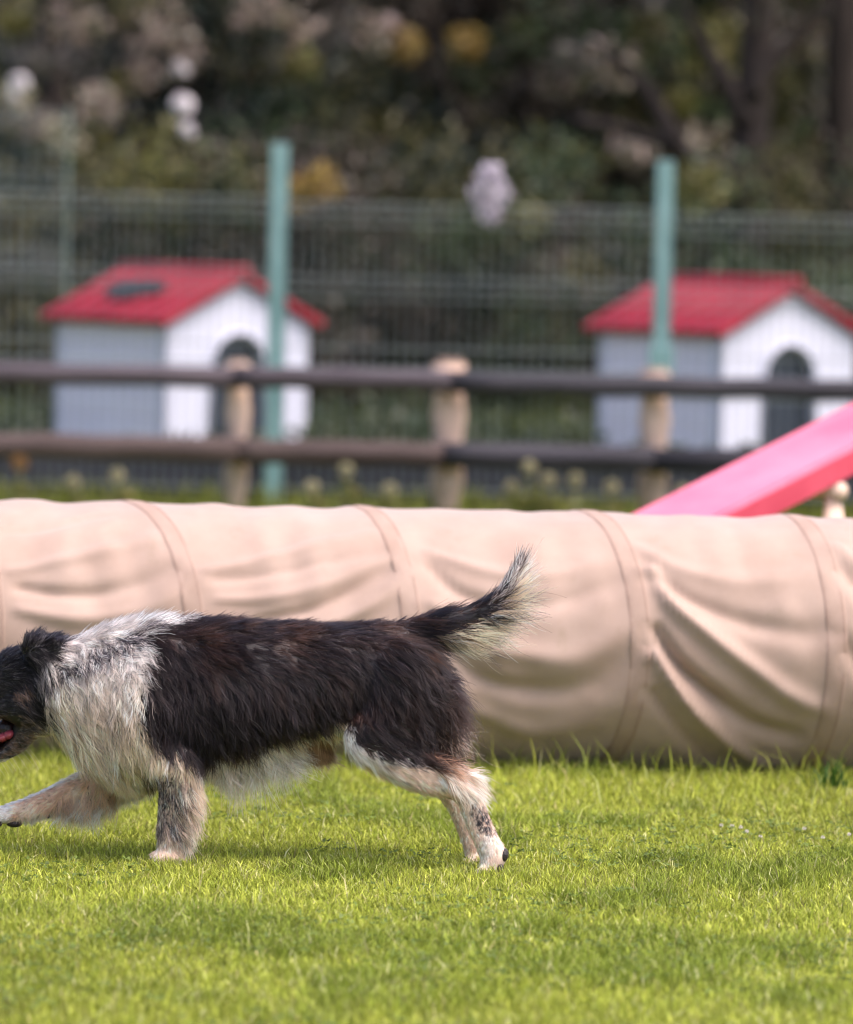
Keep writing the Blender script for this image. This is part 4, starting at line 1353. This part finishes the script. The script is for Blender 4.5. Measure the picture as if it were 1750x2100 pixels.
MOUTH = [(40, 1462), (20, 1462), (-30, 1478), (-180, 1500), (-180, 1556), (-40, 1552), (0, 1540), (30, 1512), (46, 1485)]


def sample(me, n, dens=None):
    me.calc_loop_triangles()
    nt = len(me.loop_triangles)
    tv = np.zeros(nt * 3, np.int32); me.loop_triangles.foreach_get('vertices', tv); tv = tv.reshape(-1, 3)
    co = np.zeros(len(me.vertices) * 3); me.vertices.foreach_get('co', co); co = co.reshape(-1, 3)
    no = np.zeros(len(me.vertices) * 3, np.float32); me.vertex_normals.foreach_get('vector', no); no = no.reshape(-1, 3)
    A, B, C = co[tv[:, 0]], co[tv[:, 1]], co[tv[:, 2]]
    ar = np.linalg.norm(np.cross(B - A, C - A), axis=1)
    if dens is not None: ar = ar * dens((A + B + C) / 3)
    cdf = np.cumsum(ar); cdf /= cdf[-1]
    t = np.searchsorted(cdf, RNG.uniform(0, 1, n)).clip(0, nt - 1)
    a, b = RNG.uniform(0, 1, n), RNG.uniform(0, 1, n)
    f = a + b > 1; a[f] = 1 - a[f]; b[f] = 1 - b[f]
    a, b = a[:, None], b[:, None]
    P = A[t] * (1 - a - b) + B[t] * a + C[t] * b
    N = no[tv[t, 0]] * (1 - a - b) + no[tv[t, 1]] * a + no[tv[t, 2]] * b
    return P, N / (np.linalg.norm(N, axis=1)[:, None] + 1e-9)


def flow(P, N):
    u, v = dog_uv(P)
    d2 = (u[:, None] - ANCH[None, :, 0]) ** 2 + (v[:, None] - ANCH[None, :, 1]) ** 2
    far = P[:, 1] > 0
    w = 1 / (d2 + 120.0) ** 2.6
    # the lifted foreleg's anchors belong to the far side, the planted one's to the near side
    lead = (ANCH[:, 0] < 260) & (ANCH[:, 1] > 1595)
    stand = (ANCH[:, 0] > 320) & (ANCH[:, 0] < 400) & (ANCH[:, 1] > 1585)
    w[np.ix_(~far, lead)] *= 0.02
    w[np.ix_(far, stand)] *= 0.02
    w /= w.sum(1)[:, None]
    fu, fv, L, lf, wv = [w @ ANCH[:, k] for k in (2, 3, 4, 5, 6)]
    q = np.stack([fu, fv], 1) @ AFF.T
    D = np.stack([q[:, 0], np.zeros(len(P)), q[:, 1]], 1)
    D /= np.linalg.norm(D, axis=1)[:, None] + 1e-9
    return D, L * 0.01, lf, wv


def dog():
    base = dogp(600, 1770, 0)
    root = empty('dog', (base.x, 0, 0), 'black and white merle herding dog trotting left across the lawn', 'dog')
    off = Vector((-base.x, 0, 0))
    me = dog_body()
    me.name = 'body'
    nv = len(me.vertices)
    co = np.zeros(nv * 3); me.vertices.foreach_get('co', co); co = co.reshape(-1, 3)
    no = np.zeros(nv * 3, np.float32); me.vertex_normals.foreach_get('vector', no); no = no.reshape(-1, 3)
    cc = coat(co, no, 1) * 0.75
    u, v = dog_uv(co)
    im = pip(u, v, MOUTH)
    cc[pip(u, v, HEADB)] *= 0.4
    cc[im] = (0.008, 0.006, 0.007)
    nose = (u < -148) & (v < 1500); cc[nose] = (0.01, 0.009, 0.01)
    at = me.attributes.new('Col', 'FLOAT_COLOR', 'POINT')
    c4 = np.ones((nv, 4), np.float32); c4[:, :3] = cc; at.data.foreach_set('color', c4.ravel())
    # ---- fur
    dens = lambda Q: 1 + 1.5 * ((dog_uv(Q)[1] > 1590) | (dog_uv(Q)[0] < 110)) + 1.2 * ((dog_uv(Q)[1] > 1520) & (dog_uv(Q)[0] > 400) & (dog_uv(Q)[0] < 700))
    NG, NS_, K = 22000, 290000, 7
    GP, GN = sample(me, NG, dens)
    D, L, lf, wv = flow(GP, GN)
    L = L * RNG.uniform(.65, 1.3, NG)
    Tn = D - GN * (D * GN).sum(1)[:, None]
    tl_ = np.linalg.norm(Tn, axis=1)[:, None]
    Tn = np.where(tl_ > .15, Tn / (tl_ + 1e-9), D)
    Tn += RNG.normal(0, .10, (NG, 3)) + (np.stack([vnoise(GP, 18, 61), vnoise(GP, 18, 62), vnoise(GP, 18, 63)], 1) - .5) * 0.65 * np.clip(L / .04, .2, 1.2)[:, None]
    Tn /= np.linalg.norm(Tn, axis=1)[:, None]
    lft = lf * RNG.uniform(.6, 1.4, NG)
    d0 = Tn * np.cos(lft)[:, None] + GN * np.sin(lft)[:, None]
    sd = np.cross(GN, Tn); ph = RNG.uniform(0, 2 * PI, NG); fr = RNG.uniform(.5, 1.2, NG); wv = wv * 1.05
    G = np.zeros((NG, K, 3)); G[:, 0] = GP
    d = d0.copy()
    for k in range(1, K):
        t = k / (K - 1)
        dd = d + D * 0.10 + np.array([0, 0, -1]) * (0.05 * np.clip(L / .05, 0, 1.6))[:, None] + sd * (wv * np.cos(2 * PI * fr * t + ph) * 1.6)[:, None]
        dd /= np.linalg.norm(dd, axis=1)[:, None]
        G[:, k] = G[:, k - 1] + dd * (L / (K - 1))[:, None]
        d = d * 0.55 + dd * 0.45
    kd = kdtree.KDTree(NG)
    for i in range(NG): kd.insert(GP[i], i)
    kd.balance()
    SP, SN = sample(me, NS_, dens)
    u, v = dog_uv(SP)
    ok = ~pip(u, v, MOUTH) & ~((u < -150) & (v < 1500)) & (SP[:, 2] > 0.004)
    pad1 = (u > 1018) & (v > 1735) & (SN[:, 0] > .3) & (SP[:, 1] < 0)
    pad2 = (u < 45) & (v > 1688) & (SN[:, 2] < -.3) & (SP[:, 1] > 0)
    ok &= ~pad1 & ~pad2
    SP, SN = SP[ok], SN[ok]; n = len(SP)
    gi = np.array([kd.find(p)[1] for p in SP])
    same = (SN * GN[gi]).sum(1) > 0.1
    SP, SN, gi = SP[same], SN[same], gi[same]; n = len(SP)
    t = np.linspace(0, 1, K)
    ls = RNG.uniform(.45, 1.15, n) * np.where(RNG.uniform(0, 1, n) < .06, 1.25, 1)
    clump = np.where(RNG.uniform(0, 1, n) < .12, RNG.uniform(0, .3, n), RNG.uniform(.4, .9, n))
    longh = L[gi] > .058
    clump = np.where(longh, RNG.uniform(.78, .99, n), clump)
    rel = (G[gi] - G[gi][:, :1]) * ls[:, None, None]
    offv = SP - GP[gi]
    jit = RNG.normal(0, 1, (n, 3)) * (L[gi] * .10)[:, None]
    PT = GP[gi][:, None, :] + rel + offv[:, None, :] * (1 - clump[:, None, None] * (t ** 1.2)[None, :, None]) + jit[:, None, :] * (t ** 1.5)[None, :, None]
    PT[:, :, 2] = np.maximum(PT[:, :, 2], 0.001)
    gb = np.exp(RNG.normal(0, .38, NG))[gi][:, None]
    colr = np.clip(coat(SP, SN, 2) * np.where(gb > 1, 1 + (gb - 1) * .8, gb), 0, .96)
    hc = bpy.data.hair_curves.new('fur')
    hc.add_curves([K] * n)
    hc.position_data.foreach_set('vector', PT.reshape(-1, 3).astype(np.float32).ravel())
    ra = hc.attributes.get('radius') or hc.attributes.new('radius', 'FLOAT', 'POINT')
    thick = np.clip(L[gi] / .03, .55, 1.2) * RNG.uniform(.7, 1.25, n) * np.where(longh, 1.3, 1)
    rad = 0.00036 * thick[:, None] * (1 - 0.72 * t ** 1.8)[None, :]
    ra.data.foreach_set('value', rad.astype(np.float32).ravel())
    ca = hc.attributes.new('Col', 'FLOAT_COLOR', 'CURVE')
    c4 = np.ones((n, 4), np.float32); c4[:, :3] = colr; ca.data.foreach_set('color', c4.ravel())
    # materials
    m, nt, b = newmat('dog_skin')
    a = nt.nodes.new('ShaderNodeAttribute'); a.attribute_name = 'Col'
    nt.links.new(a.outputs['Color'], b.inputs['Base Color']); b.inputs['Roughness'].default_value = .6
    m2, nt, b = newmat('dog_fur')
    a = nt.nodes.new('ShaderNodeAttribute'); a.attribute_name = 'Col'
    h = nt.nodes.new('ShaderNodeBsdfHairPrincipled')
    h.parametrization = 'COLOR'
    nt.links.new(a.outputs['Color'], h.inputs['Color'])
    h.inputs['Roughness'].default_value = .32
    h.inputs['IOR'].default_value = 1.42
    h.inputs['Radial Roughness'].default_value = .45
    h.inputs['Random Roughness'].default_value = .2
    df = nt.nodes.new('ShaderNodeBsdfDiffuse'); nt.links.new(a.outputs['Color'], df.inputs['Color'])
    mx = nt.nodes.new('ShaderNodeMixShader'); mx.inputs[0].default_value = .45
    nt.links.new(h.outputs[0], mx.inputs[1]); nt.links.new(df.outputs[0], mx.inputs[2])
    nt.links.new(mx.outputs[0], nt.nodes['Material Output'].inputs[0])
    body = link('body', me, m, root); body.location = off
    hc.materials.append(m2)
    fo = bpy.data.objects.new('fur', hc); COL.objects.link(fo); fo.parent = root; fo.location = off
    # ---- mouth, tongue, teeth, eyes, nose, pads
    gum = mat_noise('tongue', (0.24, 0.03, 0.05), (0.36, 0.065, 0.085), 30, .3, .3, 200, spec=.5)
    mlin = mat_noise('mouth_lining', (0.012, 0.006, 0.007), (0.05, 0.012, 0.016), 40, .35, .3, 150, spec=.5)
    dkm = mat_noise('dark_pad', (0.02, 0.016, 0.017), (0.06, 0.045, 0.045), 60, .45, .4, 200)
    eym = mat_noise('dark_eye', (0.02, 0.01, 0.006), (0.06, 0.03, 0.015), 30, .08, spec=.8)
    tth = mat_noise('tooth', (0.66, 0.60, 0.48), (0.74, 0.68, 0.56), 30, .3)
    def piece(nm, blobs, mat, parent=root):
        acc = []
        for q in blobs: blob(acc, *q)
        o = link(nm, blob_mesh(nm, acc), mat, parent); o.location = off if parent is root else (0, 0, 0)
        return o
    piece('mouth_lining', [(14, 1498, .012, 22, 24, .022, -.3), (-14, 1510, .012, 30, 28, .020, -.2), (-60, 1520, .010, 46, 28, .017, -.1), (-105, 1528, .008, 30, 26, .012)], mlin)
    piece('tongue', [(18 - k * 12, 1507 + k * 5.0 - 0.25 * max(k - 5, 0) ** 2, -.010, 14, 9.5 - .25 * k, .021 - .0004 * k, -.45) for k in range(12)], gum)
    for sg in (-1, 1):
        piece('eye', [(-42, 1402, sg * .050, 9, 8, .008)], eym)
        for k in range(5):
            piece('tooth', [(-5 - k * 26, 1541 + k * 3.0, sg * (.019 - .0012 * k), 4, 8 if k < 4 else 13, .003)], tth)
    piece('nose', [(-166, 1470, 0, 16, 15, .020), (-170, 1474, .010, 8, 8, .008), (-170, 1474, -.010, 8, 8, .008)], dkm)
    piece('paw_pad', [(1033, 1747, -.076, 10, 15, .018, .25)], dkm)
    for dy in (-.020, -.004, .013):
        piece('toe_pad', [(1026, 1773, -.078 + dy, 7, 11, .007, .2)], dkm)
    piece('paw_pad', [(24, 1696, .070, 17, 9, .017)], dkm)
    for dy in (-.020, 0, .020):
        piece('toe_pad', [(-10, 1696, .070 + dy, 10, 7, .007)], dkm)
    for (cu, cv, cy_) in ((976, 1790, -.072), (318, 1762, -.070), (-46, 1690, .070)):
        for dy in (-.025, -.009, .009, .025):
            piece('claw', [(cu + abs(dy) * 150, cv - 2, cy_ + dy, 7, 3.5, .003, -.35)], dkm)
    piece('carpal_pad', [(93, 1681, .066, 5, 5, .007)], dkm)
    # whiskers under the chin
    hw = bpy.data.hair_curves.new('whiskers')
    nw = 16; hw.add_curves([6] * nw)
    W_ = np.zeros((nw, 6, 3))
    for i in range(nw):
        s = dogp(60 - i * 10, 1546 + i * 2.2 if i < 8 else 1568, -.015 + .002 * (i % 3))
        for k in range(6):
            t_ = k / 5
            W_[i, k] = (s.x + .030 * t_ + .004 * math.sin(i), s.y - .01 * t_, s.z + .012 - .028 * t_ - .010 * t_ * t_ * (1 + .4 * math.sin(i * 2)))
    hw.position_data.foreach_set('vector', W_.astype(np.float32).ravel())
    ra = hw.attributes.get('radius') or hw.attributes.new('radius', 'FLOAT', 'POINT')
    ra.data.foreach_set('value', np.tile(np.linspace(.0003, .0001, 6), nw).astype(np.float32))
    hw.materials.append(tth)
    o = bpy.data.objects.new('whiskers', hw); COL.objects.link(o); o.parent = root; o.location = off


dog()
